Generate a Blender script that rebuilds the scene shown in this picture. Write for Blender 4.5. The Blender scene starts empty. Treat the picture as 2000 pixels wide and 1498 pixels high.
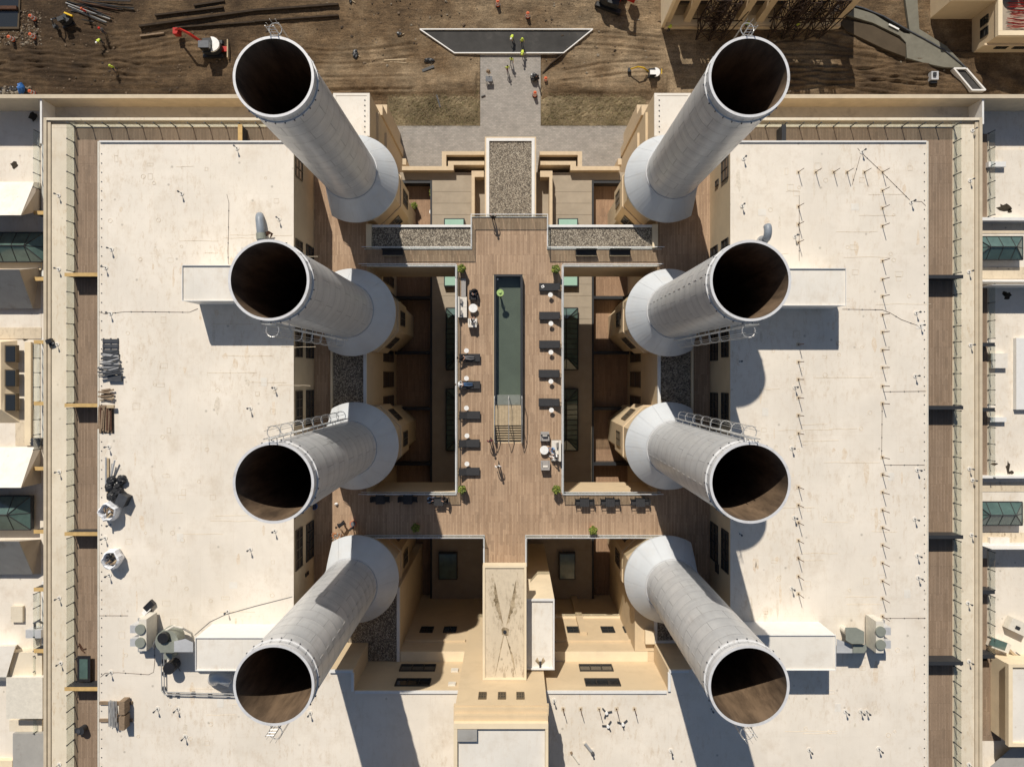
import bpy, bmesh, math, random
from mathutils import Vector, Matrix
random.seed(7)
R = math.radians
# ---------------------------------------------------------------- camera, sky, sun
F, H, CX, CY = 1334.0, 65.0, 1000.0, 732.0      # focal length in photo pixels, camera height over the pool deck
scn = bpy.context.scene
col = scn.collection
cam_d = bpy.data.cameras.new('camera'); cam = bpy.data.objects.new('camera', cam_d); col.objects.link(cam)
cam.location = (0, 0, H); cam.rotation_euler = (0, 0, 0)
cam_d.sensor_width = 36; cam_d.lens = 36*F/2000; cam_d.shift_y = -17/2000
cam_d.clip_start = 1; cam_d.clip_end = 2000
scn.camera = cam
SUN_EL, SUN_COT = R(42.3), 1.10
az = Vector((-0.27, 1.0)).normalized()             # horizontal direction towards the sun
to_sun = Vector((az.x*math.cos(SUN_EL), az.y*math.cos(SUN_EL), math.sin(SUN_EL)))
w = bpy.data.worlds.new('World'); scn.world = w; w.use_nodes = True
nt = w.node_tree
sky = nt.nodes.new('ShaderNodeTexSky'); sky.sky_type = 'NISHITA'; sky.sun_disc = False
sky.sun_elevation = SUN_EL; sky.sun_rotation = math.atan2(az.x, az.y)
sky.air_density = 1.0; sky.dust_density = 0.6
nt.links.new(sky.outputs[0], nt.nodes['Background'].inputs[0])
nt.nodes['Background'].inputs[1].default_value = 0.058
sd = bpy.data.lights.new('sun', 'SUN'); sun = bpy.data.objects.new('sun', sd); col.objects.link(sun)
sd.energy = 4.6; sd.angle = R(0.5); sd.color = (1.0, 0.93, 0.82)
sun.rotation_euler = to_sun.to_track_quat('Z', 'Y').to_euler()
sun.location = (-40, 90, 90)
scn.view_settings.view_transform = 'Standard'; scn.view_settings.look = 'None'
scn.view_settings.exposure = 0.08; scn.view_settings.gamma = 1; scn.view_settings.use_curve_mapping = False

# ---------------------------------------------------------------- mesh helpers
def W(px, py, z=0.0):
    d = (H-z)/F
    return ((px-CX)*d, -(py-CY)*d, z)
ORG = {}
class MB:
    def __init__(s): s.v = []; s.f = []; s.m = []
    def add(s, vs, fs, m=0):
        n = len(s.v); s.v += [tuple(p) for p in vs]
        for f in fs: s.f.append(tuple(i+n for i in f)); s.m.append(m)
        return s
    def box(s, x0, x1, y0, y1, z0, z1, m=0):
        if x0 > x1: x0, x1 = x1, x0
        if y0 > y1: y0, y1 = y1, y0
        if z0 > z1: z0, z1 = z1, z0
        return s.add([(x0,y0,z0),(x1,y0,z0),(x1,y1,z0),(x0,y1,z0),(x0,y0,z1),(x1,y0,z1),(x1,y1,z1),(x0,y1,z1)],
              [(0,3,2,1),(4,5,6,7),(0,1,5,4),(1,2,6,5),(2,3,7,6),(3,0,4,7)], m)
    def pbox(s, a, b, c, d, zt, zb, m=0):            # pixel rectangle of the TOP face, dropped to zb
        p = W(a, b, zt); q = W(c, d, zt)
        return s.box(p[0], q[0], p[1], q[1], zb, zt, m)
    def prism(s, pts, z0, z1, m=0):
        n = len(pts); ar = sum(pts[i][0]*pts[(i+1)%n][1]-pts[(i+1)%n][0]*pts[i][1] for i in range(n))
        if ar < 0: pts = pts[::-1]
        vs = [(p[0],p[1],z0) for p in pts]+[(p[0],p[1],z1) for p in pts]
        fs = [tuple(range(n-1,-1,-1)), tuple(range(n,2*n))]+[(i,(i+1)%n,n+(i+1)%n,n+i) for i in range(n)]
        return s.add(vs, fs, m)
    def pprism(s, pts, zt, zb, m=0): return s.prism([W(a,b,zt)[:2] for a,b in pts], zb, zt, m)
    def hull(s, bot, top, m=0):                        # matching rings of 3-D points
        n = len(bot)
        return s.add(list(bot)+list(top), [tuple(range(n-1,-1,-1)), tuple(range(n,2*n))]+[(i,(i+1)%n,n+(i+1)%n,n+i) for i in range(n)], m)
    def cyl(s, x, y, z0, z1, r0, r1=None, n=16, m=0, cap=True):
        r1 = r0 if r1 is None else r1
        a = [2*math.pi*i/n for i in range(n)]
        vs = [(x+r0*math.cos(t), y+r0*math.sin(t), z0) for t in a]+[(x+r1*math.cos(t), y+r1*math.sin(t), z1) for t in a]
        fs = [(i,(i+1)%n,n+(i+1)%n,n+i) for i in range(n)]
        if cap: fs += [tuple(range(n-1,-1,-1)), tuple(range(n,2*n))]
        return s.add(vs, fs, m)
    def tube(s, pts, r, n=6, m=0, closed=False):
        pts = [Vector(p) for p in pts]; k = len(pts); rings = []
        for i, p in enumerate(pts):
            if closed: t = pts[(i+1)%k]-pts[i-1]
            else: t = pts[min(i+1,k-1)]-pts[max(i-1,0)]
            t.normalize(); u = t.cross(Vector((0,0,1)))
            if u.length < .05: u = t.cross(Vector((1,0,0)))
            u.normalize(); vv = t.cross(u)
            rr = r[i] if isinstance(r, (list,tuple)) else r
            rings.append([p+u*rr*math.cos(2*math.pi*j/n)+vv*rr*math.sin(2*math.pi*j/n) for j in range(n)])
        vs = [q for g in rings for q in g]; fs = []
        for i in range(k if closed else k-1):
            a, b = i*n, ((i+1)%k)*n
            fs += [(a+j, b+j, b+(j+1)%n, a+(j+1)%n) for j in range(n)]
        if not closed: fs += [tuple(range(n)), tuple(range((k-1)*n, k*n))[::-1]]
        return s.add(vs, fs, m)
    def obox(s, c, size, yaw=0, m=0, pitch=0, roll=0):
        M = Matrix.Translation(c) @ Matrix.Rotation(yaw,4,'Z') @ Matrix.Rotation(pitch,4,'Y') @ Matrix.Rotation(roll,4,'X')
        a, b, h = [q/2 for q in size]
        vs = [M @ Vector(p) for p in [(-a,-b,-h),(a,-b,-h),(a,b,-h),(-a,b,-h),(-a,-b,h),(a,-b,h),(a,b,h),(-a,b,h)]]
        return s.add(vs, [(0,3,2,1),(4,5,6,7),(0,1,5,4),(1,2,6,5),(2,3,7,6),(3,0,4,7)], m)
    def bar(s, a, b, t, m=0):
        return s.tube([a, b], t*.7, 4, m)
    def ball(s, c, r, n=10, k=6, m=0, jit=0, sc=(1,1,1), rnd=random):
        vs = [(c[0],c[1],c[2]-r*sc[2])]
        for i in range(1,k):
            ph = math.pi*i/k-math.pi/2
            for j in range(n):
                q = r*(1+rnd.uniform(-jit,jit)); th = 2*math.pi*j/n
                vs.append((c[0]+q*sc[0]*math.cos(ph)*math.cos(th), c[1]+q*sc[1]*math.cos(ph)*math.sin(th), c[2]+q*sc[2]*math.sin(ph)))
        vs.append((c[0],c[1],c[2]+r*sc[2])); fs = [(0,1+(j+1)%n,1+j) for j in range(n)]
        for i in range(k-2):
            a = 1+i*n; b = a+n; fs += [(a+j,a+(j+1)%n,b+(j+1)%n,b+j) for j in range(n)]
        t = len(vs)-1; a = 1+(k-2)*n; fs += [(a+j,a+(j+1)%n,t) for j in range(n)]
        return s.add(vs, fs, m)
    def mesh(s, name, mats, org=(0,0,0), smooth=False, bevel=0):
        me = bpy.data.meshes.new(name)
        me.from_pydata([(p[0]-org[0],p[1]-org[1],p[2]-org[2]) for p in s.v], [], s.f)
        if not isinstance(mats, (list,tuple)): mats = [mats]
        for q in mats: me.materials.append(q)
        if len(mats) > 1: me.polygons.foreach_set('material_index', s.m)
        if smooth: me.polygons.foreach_set('use_smooth', [True]*len(s.f))
        me.validate(); me.update()
        return me
    def build(s, name, mats, parent=None, org=None, smooth=False, label=None, kind=None):
        if org is None: org = ORG[parent.name] if parent is not None else (0,0,0)
        o = bpy.data.objects.new(name, s.mesh(name, mats, org, smooth)); col.objects.link(o)
        if parent is not None: o.parent = parent; ORG[o.name] = org
        else: o.location = org; ORG[o.name] = org
        if label: o['label'] = label
        if kind: o['kind'] = kind
        return o
def tag(o, label, cat, group=None, kind=None):
    o['label'] = label; o['category'] = cat
    if group: o['group'] = group
    if kind: o['kind'] = kind
    return o
def thing(name, label, cat, loc=(0,0,0), rz=0, group=None, local=False):
    o = bpy.data.objects.new(name, None); col.objects.link(o); o.empty_display_size = .3
    o.location = loc; o.rotation_euler = (0,0,rz); ORG[o.name] = (0,0,0) if local else tuple(loc)
    return tag(o, label, cat, group)
def single(name, mb, mat, label, cat, org, group=None, smooth=False):
    return tag(mb.build(name, mat, None, org, smooth), label, cat, group)
def kids(o): return list(KID.get(o, []))
def copy_tree(o, loc, rz=None, label=None, group=None, parent=None):
    c = o.copy(); col.objects.link(c)
    if parent is None:
        c.location = loc
        if rz is not None: c.rotation_euler = (0,0,rz)
        if label: c['label'] = label
        if group: c['group'] = group
    else: c.parent = parent
    for ch in o.children: copy_tree(ch, None, parent=c)
    return c
def ring(r0, r1, z0, z1, n=48):
    m = MB(); a = [2*math.pi*i/n for i in range(n)]
    for r, z in ((r0,z0),(r1,z0),(r1,z1),(r0,z1)): m.v += [(r*math.cos(t), r*math.sin(t), z) for t in a]
    for k in range(4):
        b = ((k+1)%4)*n
        for i in range(n): m.f.append((k*n+i, k*n+(i+1)%n, b+(i+1)%n, b+i)); m.m.append(0)
    return m
ORD = ['first','second','third','fourth','fifth','sixth','seventh','eighth','ninth','tenth','eleventh','twelfth','thirteenth','fourteenth','fifteenth','sixteenth','seventeenth','eighteenth','nineteenth','twentieth','twenty-first','twenty-second','twenty-third','twenty-fourth','twenty-fifth','twenty-sixth','twenty-seventh','twenty-eighth','twenty-ninth','thirtieth','thirty-first','thirty-second','thirty-third','thirty-fourth','thirty-fifth']

# ---------------------------------------------------------------- materials
def base_mat(name, rough=.8, metal=0.0, spec=.3):
    m = bpy.data.materials.new(name); m.use_nodes = True; n = m.node_tree
    b = n.nodes['Principled BSDF']; b.inputs['Roughness'].default_value = rough; b.inputs['Metallic'].default_value = metal
    b.inputs['Specular IOR Level'].default_value = spec
    return m, n, b
def N(n, t, **k):
    x = n.nodes.new(t)
    for a, v in k.items():
        if a in x.bl_rna.properties: setattr(x, a, v)
        else: x.inputs[a.replace('_',' ')].default_value = v
    return x
def pos(n, scale=(1,1,1), obj=False):
    if obj: g = N(n, 'ShaderNodeTexCoord').outputs['Object']
    else: g = N(n, 'ShaderNodeNewGeometry').outputs['Position']
    mp = N(n, 'ShaderNodeMapping'); mp.inputs['Scale'].default_value = scale
    n.links.new(g, mp.inputs['Vector']); return mp.outputs['Vector']
def noise(n, vec, scale, detail=4, rough=.55):
    x = N(n, 'ShaderNodeTexNoise'); x.inputs['Scale'].default_value = scale; x.inputs['Detail'].default_value = detail
    x.inputs['Roughness'].default_value = rough; n.links.new(vec, x.inputs['Vector']); return x.outputs['Fac']
def ramp(n, fac, stops):
    x = N(n, 'ShaderNodeValToRGB'); e = x.color_ramp.elements
    while len(e) < len(stops): e.new(.5)
    for i, (p, c) in enumerate(stops):
        e[i].position = p; e[i].color = (c,c,c,1) if isinstance(c,(int,float)) else (*c,1)
    n.links.new(fac, x.inputs[0]); return x.outputs[0]
def mix(n, fac, a, b, mode='MIX'):
    x = N(n, 'ShaderNodeMixRGB', blend_type=mode)
    for i, v in ((0,fac),(1,a),(2,b)):
        if hasattr(v, 'links'): n.links.new(v, x.inputs[i])
        elif isinstance(v, (int,float)): x.inputs[i].default_value = v if i == 0 else (v,v,v,1)
        else: x.inputs[i].default_value = (*v,1)
    return x.outputs[0]
def bump(n, b, hgt, strength=.3, dist=.02):
    x = N(n, 'ShaderNodeBump'); x.inputs['Strength'].default_value = strength; x.inputs['Distance'].default_value = dist
    n.links.new(hgt, x.inputs['Height']); n.links.new(x.outputs[0], b.inputs['Normal'])
def mottled(name, c, var=.25, scale=1.2, rough=.8, metal=0, obj=False, bmp=.15, dirt=None, dscale=.3, dpos=(.55,.75), stretch=(1,1,1), spec=.3):
    m, n, b = base_mat(name, rough, metal, spec)
    v = pos(n, stretch, obj)
    lo = tuple(q*(1-var) for q in c); hi = tuple(min(1,q*(1+var*.6)) for q in c)
    cc = ramp(n, noise(n, v, scale, 6, .62), [(.3,lo),(.7,hi)])
    if dirt:
        cc = mix(n, ramp(n, noise(n, v, dscale, 7, .68), [(dpos[0],0.0),(dpos[1],.85)]), cc, dirt)
    n.links.new(cc, b.inputs['Base Color'])
    if bmp: bump(n, b, noise(n, v, scale*12, 4), bmp)
    return m
def planks(name, ca, cb, wid=.145, length=1.9, obj=False, grain=1.0):
    m, n, b = base_mat(name, .7)
    v = pos(n, (1,1,1), obj)
    sx = N(n, 'ShaderNodeSeparateXYZ'); n.links.new(v, sx.inputs[0])
    cb_ = N(n, 'ShaderNodeCombineXYZ'); n.links.new(sx.outputs[1], cb_.inputs[0]); n.links.new(sx.outputs[0], cb_.inputs[1])
    br = N(n, 'ShaderNodeTexBrick'); n.links.new(cb_.outputs[0], br.inputs['Vector'])
    br.offset = .37; br.offset_frequency = 3; br.squash = 1
    br.inputs['Color1'].default_value = (*ca,1); br.inputs['Color2'].default_value = (*cb,1)
    br.inputs['Mortar'].default_value = (*[q*.45 for q in ca],1)
    br.inputs['Scale'].default_value = 1; br.inputs['Mortar Size'].default_value = .010; br.inputs['Bias'].default_value = -.15
    br.inputs['Brick Width'].default_value = length; br.inputs['Row Height'].default_value = wid
    g = noise(n, pos(n, (9,1.1,1), obj), 3, 5, .6)
    c = mix(n, .75, br.outputs[0], ramp(n, g, [(.3,(.72,.7,.68)),(.7,(1.15,1.12,1.08))]), 'MULTIPLY')
    big = noise(n, v, .35, 4)
    c = mix(n, .6, c, ramp(n, big, [(.3,(.8,.79,.78)),(.7,(1.12,1.1,1.07))]), 'MULTIPLY')
    # isolated darker or redder boards
    br2 = N(n, 'ShaderNodeTexBrick'); n.links.new(cb_.outputs[0], br2.inputs['Vector'])
    br2.offset = .41; br2.offset_frequency = 2
    br2.inputs['Color1'].default_value = (0,0,0,1); br2.inputs['Color2'].default_value = (1,1,1,1); br2.inputs['Mortar'].default_value = (0,0,0,1)
    br2.inputs['Scale'].default_value = 1; br2.inputs['Mortar Size'].default_value = 0; br2.inputs['Brick Width'].default_value = 1.05; br2.inputs['Row Height'].default_value = wid*2
    c = mix(n, ramp(n, br2.outputs[0], [(.88,0.0),(.97,.42)]), c, tuple(q*.7 for q in cb))
    n.links.new(c, b.inputs['Base Color']); bump(n, b, g, .2*grain, .01)
    return m
def membrane(name, c, stain=(.43,.29,.145), amt=.75, grime=(.2,.17,.13)):
    m, n, b = base_mat(name, .62)
    v = pos(n)
    cc = ramp(n, noise(n, v, .22, 6, .6), [(.32,tuple(q*.9 for q in c)),(.68,tuple(min(.95,q*1.05) for q in c))])
    # welded sheets: long vertical laps and shorter cross laps
    br = N(n, 'ShaderNodeTexBrick'); n.links.new(v, br.inputs['Vector']); br.offset = .43; br.offset_frequency = 2
    br.inputs['Color1'].default_value = (1,1,1,1); br.inputs['Color2'].default_value = (.95,.945,.93,1); br.inputs['Mortar'].default_value = (.84,.82,.78,1)
    br.inputs['Scale'].default_value = 1; br.inputs['Mortar Size'].default_value = .012; br.inputs['Brick Width'].default_value = 2.0; br.inputs['Row Height'].default_value = 5.2
    cc = mix(n, .5, cc, br.outputs[0], 'MULTIPLY')
    zone = ramp(n, noise(n, v, .12, 5, .65), [(.40,.12),(.64,1.0)])
    st = ramp(n, noise(n, pos(n, (2.6,.9,1)), 1.1, 9, .80), [(.515,0.0),(.66,1.0)])
    m1 = mix(n, 1.0, st, zone, 'MULTIPLY')
    sm = N(n, 'ShaderNodeMath', operation='MULTIPLY'); n.links.new(m1, sm.inputs[0]); sm.inputs[1].default_value = amt
    cc = mix(n, sm.outputs[0], cc, stain)
    bl = ramp(n, noise(n, v, .45, 8, .72), [(.52,0.0),(.72,.26)])
    cc = mix(n, bl, cc, tuple(q*.80+.04 for q in stain))
    hr = ramp(n, noise(n, pos(n, (.35,5.0,1)), 1.3, 5, .7), [(.63,0.0),(.72,.28)])     # wrinkles across the sheets
    cc = mix(n, hr, cc, tuple(q*.82 for q in c))
    vo = N(n, 'ShaderNodeTexVoronoi'); vo.inputs['Scale'].default_value = .62; vo.inputs['Randomness'].default_value = 1; n.links.new(v, vo.inputs['Vector'])
    cc = mix(n, ramp(n, vo.outputs['Distance'], [(.03,.5),(.09,0.0)]), cc, grime)
    gr = noise(n, v, 3.2, 9, .82)
    cc = mix(n, ramp(n, gr, [(.625,0.0),(.72,.65)]), cc, grime)
    n.links.new(cc, b.inputs['Base Color'])
    h = mix(n, .5, br.outputs[0], noise(n, v, 3.0, 5)); bump(n, b, h, .35, .02)
    return m
def speckle(name, cols, scale, rough=.9, bmp=1.0, dist=.04):
    m, n, b = base_mat(name, rough)
    v = pos(n); vo = N(n, 'ShaderNodeTexVoronoi'); vo.inputs['Scale'].default_value = scale; n.links.new(v, vo.inputs['Vector'])
    sp = N(n, 'ShaderNodeSeparateColor'); n.links.new(vo.outputs['Color'], sp.inputs[0])
    c = ramp(n, sp.outputs[0], [(i/(len(cols)-1), q) for i, q in enumerate(cols)])
    c = mix(n, ramp(n, vo.outputs['Distance'], [(.35,0.0),(.75,.7)]), c, (.07,.06,.05))
    c = mix(n, .5, c, ramp(n, noise(n, v, 1.2, 4), [(.3,.75),(.7,1.15)]), 'MULTIPLY')
    n.links.new(c, b.inputs['Base Color'])
    inv = N(n, 'ShaderNodeMath', operation='MULTIPLY'); inv.inputs[1].default_value = -1; n.links.new(vo.outputs['Distance'], inv.inputs[0])
    bump(n, b, inv.outputs[0], bmp, dist)
    return m
def glass(name, tint, refl=.12, rough=.02):
    m = bpy.data.materials.new(name); m.use_nodes = True; n = m.node_tree; n.nodes.clear()
    o = N(n, 'ShaderNodeOutputMaterial'); t = N(n, 'ShaderNodeBsdfTransparent'); g = N(n, 'ShaderNodeBsdfGlossy')
    t.inputs[0].default_value = (*tint,1); g.inputs['Roughness'].default_value = rough
    lw = N(n, 'ShaderNodeLayerWeight'); lw.inputs[0].default_value = .35
    mm = N(n, 'ShaderNodeMapRange'); mm.inputs['To Min'].default_value = refl*.5; mm.inputs['To Max'].default_value = min(1,refl*5)
    n.links.new(lw.outputs['Fresnel'], mm.inputs['Value'])
    mx = N(n, 'ShaderNodeMixShader'); n.links.new(mm.outputs[0], mx.inputs[0]); n.links.new(t.outputs[0], mx.inputs[1]); n.links.new(g.outputs[0], mx.inputs[2])
    n.links.new(mx.outputs[0], o.inputs[0]); return m
def flat(name, c, rough=.6, metal=0, spec=.4, obj=True): return mottled(name, c, .12, 3.0, rough, metal, obj, .05, spec=spec)

M = {}
M['roof'] = membrane('roof membrane', (.755,.69,.60), amt=.50)
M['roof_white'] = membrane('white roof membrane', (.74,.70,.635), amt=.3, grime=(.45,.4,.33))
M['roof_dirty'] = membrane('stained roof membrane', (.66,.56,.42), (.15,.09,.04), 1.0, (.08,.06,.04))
M['roof_grey'] = mottled('grey roof coating and slope shade', (.34,.33,.31), .12, .8, .6, dirt=(.2,.18,.15), dscale=.5)
M['ledge'] = membrane('ledge coating', (.70,.625,.50), amt=.7, grime=(.25,.23,.17))
M['stucco'] = mottled('beige stucco', (.60,.475,.315), .10, .7, .9, dirt=(.46,.36,.235), dscale=.35, dpos=(.5,.9), bmp=.2)
M['parapet'] = mottled('weathered parapet paint', (.54,.46,.345), .12, 1, .85, bmp=.1)
M['grey_stucco'] = mottled('grey brown stucco', (.42,.365,.305), .1, .7, .9, bmp=.2)
M['gutter'] = mottled('grey beige gutter roof', (.60,.55,.46), .12, .6, .8, dirt=(.22,.19,.15), dscale=.6, dpos=(.5,.8))
M['darkwood'] = mottled('dark wet timber', (.040,.027,.017), .4, 2, .9)
M['stucco_pale'] = mottled('pale stucco', (.74,.62,.44), .08, .7, .9, bmp=.2)
M['coping'] = mottled('beige coping', (.60,.475,.325), .10, 2, .8, bmp=.1)
M['trim'] = mottled('white metal trim', (.71,.70,.68), .06, 2, .45, bmp=0)
M['deck'] = planks('roof deck boards', (.455,.327,.227), (.325,.222,.148))
M['patio'] = planks('patio boards', (.37,.245,.16), (.29,.185,.118))
M['terrace'] = planks('balcony boards', (.30,.225,.165), (.235,.170,.12), length=2.6)
M['concrete'] = mottled('concrete floor', (.355,.30,.232), .10, .9, .85, dirt=(.3,.245,.185), dscale=.5)
M['steel'] = mottled('grey painted steel', (.50,.505,.52), .14, .55, .42, .35, dirt=(.36,.355,.35), dscale=.8, dpos=(.45,.85), stretch=(1,1,.35), bmp=.08, spec=.5)
def steel():
    m, n, b = base_mat('grey painted steel', .40, .25, .5)
    v = pos(n, (1,1,1), True)
    cc = ramp(n, noise(n, v, .55, 6, .62), [(.3,(.49,.50,.515)),(.7,(.61,.615,.62))])
    g = N(n, 'ShaderNodeTexCoord').outputs['Normal']
    arc = noise(n, pos(n, (.5,.5,2.2), False), 1.1, 6, .7)
    cc = mix(n, ramp(n, arc, [(.50,0.0),(.74,.45)]), cc, (.78,.77,.755))
    dr = noise(n, pos(n, (2.2,2.2,.25), False), 1.3, 6, .7)
    cc = mix(n, ramp(n, dr, [(.52,0.0),(.8,.5)]), cc, (.36,.345,.33))
    n.links.new(cc, b.inputs['Base Color']); bump(n, b, noise(n, v, 3, 4), .06); return m
M['steel'] = steel()
M['seam'] = mottled('dark lap seam', (.36,.36,.365), .3, 1.5, .6, bmp=0)
M['elbow'] = flat('blue grey duct', (.22,.25,.29), .45)
M['skirt'] = mottled('pale painted skirt', (.55,.575,.60), .06, .5, .5, .1, dirt=(.52,.50,.47), dscale=.7, dpos=(.5,.9), bmp=.04)
M['steel_dark'] = mottled('dark grey steel', (.10,.105,.115), .2, 2, .45, .5, bmp=.05)
M['rim'] = mottled('pale rim steel', (.64,.64,.65), .1, 2, .5, .1, bmp=.05, dirt=(.42,.38,.33), dscale=1.5)
M['galv'] = mottled('galvanised tube', (.62,.61,.59), .12, 3, .4, .6, bmp=0)
M['rust_in'] = mottled('rusty brown lining', (.185,.125,.078), .45, .9, .9, dirt=(.05,.032,.02), dscale=1.3, dpos=(.42,.7), stretch=(1,1,.22), bmp=.4)
M['char'] = flat('charcoal metal', (.028,.030,.034), .5)
M['char_cloth'] = mottled('charcoal sling cloth', (.040,.040,.043), .15, 6, .9, obj=True)
M['gold'] = mottled('tan board cap', (.52,.355,.15), .2, 2, .8)
M['glass'] = glass('railing glass', (.955,.98,.965), .07)
M['glass_dark'] = base_mat('window glass', .06, 0, .9)[0]; M['glass_dark'].node_tree.nodes['Principled BSDF'].inputs['Base Color'].default_value = (.022,.025,.027,1)
M['sky_glass'] = mottled('green skylight glass', (.085,.135,.118), .35, .7, .12, 0, bmp=0, spec=.9)
M['frost'] = mottled('pale green glazing', (.33,.52,.43), .05, .7, .25, bmp=0, spec=.5)
M['frame'] = flat('dark window frame', (.035,.032,.028), .5)
M['frame_tan'] = flat('bronze frame', (.12,.09,.055), .5)
M['gravel'] = speckle('roof ballast gravel', [(.07,.06,.05),(.21,.175,.135),(.34,.29,.225),(.52,.46,.37),(.14,.115,.085)], 10.5)
M['paver'] = None
M['pale'] = flat('pale cream metal', (.66,.62,.54), .5)
M['duct'] = mottled('grey green duct', (.27,.285,.245), .1, 2, .55, .2, bmp=.03)
M['white'] = flat('white powder coat', (.80,.79,.77), .45)
M['cushion'] = mottled('cream cushion', (.66,.62,.56), .08, 4, .95, obj=True)
M['cush_grey'] = mottled('grey cushion', (.33,.31,.295), .1, 4, .95, obj=True)
M['black'] = mottled('black plastic', (.018,.018,.02), .3, 4, .4, obj=True, spec=.5)
M['sheet'] = mottled('white plastic sheet', (.78,.79,.82), .15, 4, .3, obj=True, bmp=.6)
M['wood'] = mottled('weathered timber', (.25,.18,.12), .35, 3, .9, obj=True, stretch=(1,5,1))
M['wood_light'] = mottled('light timber', (.46,.36,.235), .2, 3, .8, obj=True)
M['rust'] = mottled('rusty iron', (.085,.040,.024), .4, 3, .85)
M['rustd'] = mottled('dark rusty girder', (.040,.024,.017), .4, 3, .85)
M['orange'] = flat('orange plastic', (.60,.12,.04), .6)
M['hivis'] = flat('high visibility yellow', (.50,.60,.07), .8)
M['lime'] = flat('lime green cloth', (.33,.47,.17), .8)
M['red'] = flat('red machine paint', (.42,.018,.012), .35)
M['yellow'] = flat('yellow machine paint', (.72,.46,.02), .4)
M['blue'] = flat('blue plastic', (.03,.13,.38), .5)
M['leaf'] = mottled('glossy leaves', (.115,.155,.03), .6, 5, .5, obj=True)
M['leaf_y'] = mottled('yellow green leaves', (.30,.33,.06), .4, 5, .5, obj=True)
M['bark'] = flat('brown stems', (.10,.07,.04), .9)
M['terracotta'] = flat('terracotta', (.42,.20,.10), .8)
M['jeans'] = flat('blue denim', (.06,.12,.24), .9); M['navy'] = flat('navy cloth', (.02,.028,.06), .9)
M['blackc'] = flat('black cloth', (.015,.014,.016), .9); M['whitec'] = flat('white cloth', (.76,.75,.74), .9)
M['maroon'] = flat('dark red cloth', (.11,.012,.03), .9); M['redc'] = flat('red cloth', (.55,.03,.02), .8)
M['bluec'] = flat('light blue cloth', (.25,.37,.55), .9); M['greyc'] = flat('grey cloth', (.16,.16,.17), .9)
M['skin'] = flat('skin', (.50,.28,.18), .55); M['skin2'] = flat('tan skin', (.33,.17,.10), .55)
M['hair'] = flat('dark hair', (.02,.014,.010), .6); M['hairb'] = flat('brown hair', (.08,.045,.022), .6)
M['shoe'] = flat('dark shoes', (.03,.028,.026), .6); M['hatw'] = flat('white hard hat', (.8,.8,.78), .35)
def dirt_mat(name, c0, c1, c2, sc=.09, zone=False):
    m, n, b = base_mat(name, .95)
    v = pos(n); v2 = pos(n, (.30,1.6,1))
    big = noise(n, v, sc, 8, .65)
    if zone:                                    # wetter, darker soil towards the west, drier in the middle
        sx = N(n, 'ShaderNodeSeparateXYZ'); n.links.new(v, sx.inputs[0])
        mr = N(n, 'ShaderNodeMapRange'); mr.inputs['From Min'].default_value = -62; mr.inputs['From Max'].default_value = 0; mr.inputs['To Min'].default_value = -.17; mr.inputs['To Max'].default_value = .12
        n.links.new(sx.outputs[0], mr.inputs['Value'])
        mr2 = N(n, 'ShaderNodeMapRange'); mr2.inputs['From Min'].default_value = 10; mr2.inputs['From Max'].default_value = 50; mr2.inputs['To Min'].default_value = 0; mr2.inputs['To Max'].default_value = -.14
        n.links.new(sx.outputs[0], mr2.inputs['Value'])
        ad = N(n, 'ShaderNodeMath', operation='ADD'); n.links.new(big, ad.inputs[0]); n.links.new(mr.outputs[0], ad.inputs[1])
        ad2 = N(n, 'ShaderNodeMath', operation='ADD'); n.links.new(ad.outputs[0], ad2.inputs[0]); n.links.new(mr2.outputs[0], ad2.inputs[1]); big = ad2.outputs[0]
    c = ramp(n, big, [(.3,c0),(.5,c1),(.72,c2)])
    tr = noise(n, v2, .9, 8, .72)
    # drifting direction: two stretched noises at different angles, masked against each other
    gm = N(n, 'ShaderNodeMapping'); gm.inputs['Rotation'].default_value = (0,0,.5); gm.inputs['Scale'].default_value = (.28,1.9,1)
    n.links.new(v, gm.inputs['Vector']); t2_ = noise(n, gm.outputs[0], .8, 9, .74)
    gm3 = N(n, 'ShaderNodeMapping'); gm3.inputs['Rotation'].default_value = (0,0,-.35); gm3.inputs['Scale'].default_value = (.35,2.2,1)
    n.links.new(v, gm3.inputs['Vector']); t3_ = noise(n, gm3.outputs[0], .7, 9, .74)
    trm = mix(n, ramp(n, noise(n, v, .06, 3), [(.42,0.0),(.52,1.0)]), tr, t2_)
    trm = mix(n, ramp(n, noise(n, v, .045, 2), [(.48,0.0),(.60,1.0)]), trm, t3_); tr = trm
    c = mix(n, .8, c, ramp(n, tr, [(.32,.45),(.68,1.4)]), 'MULTIPLY')
    c = mix(n, .7, c, ramp(n, noise(n, v, .5, 9, .75), [(.36,.55),(.64,1.35)]), 'MULTIPLY')
    c = mix(n, .75, c, ramp(n, noise(n, v, 5.5, 8, .8), [(.33,.4),(.68,1.6)]), 'MULTIPLY')
    n.links.new(c, b.inputs['Base Color'])
    bump(n, b, mix(n, .45, tr, noise(n, v, 3.5, 9, .8)), 1.0, .35)
    return m
M['dirt'] = dirt_mat('churned brown earth', (.055,.034,.018), (.150,.098,.053), (.300,.225,.142), zone=True)
M['straw'] = dirt_mat('dry grass and mulch', (.08,.06,.03), (.20,.155,.088), (.34,.27,.17), .25)
M['path'] = mottled('grey decomposed granite', (.170,.162,.130), .15, 1.2, .95, dirt=(.12,.105,.08), dscale=.7)
M['mud'] = mottled('graded smooth soil', (.075,.056,.036), .2, .5, .95)
M['asphalt'] = mottled('dark concrete ramp', (.050,.048,.046), .3, .5, .85, dirt=(.09,.085,.078), dscale=.25)
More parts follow.
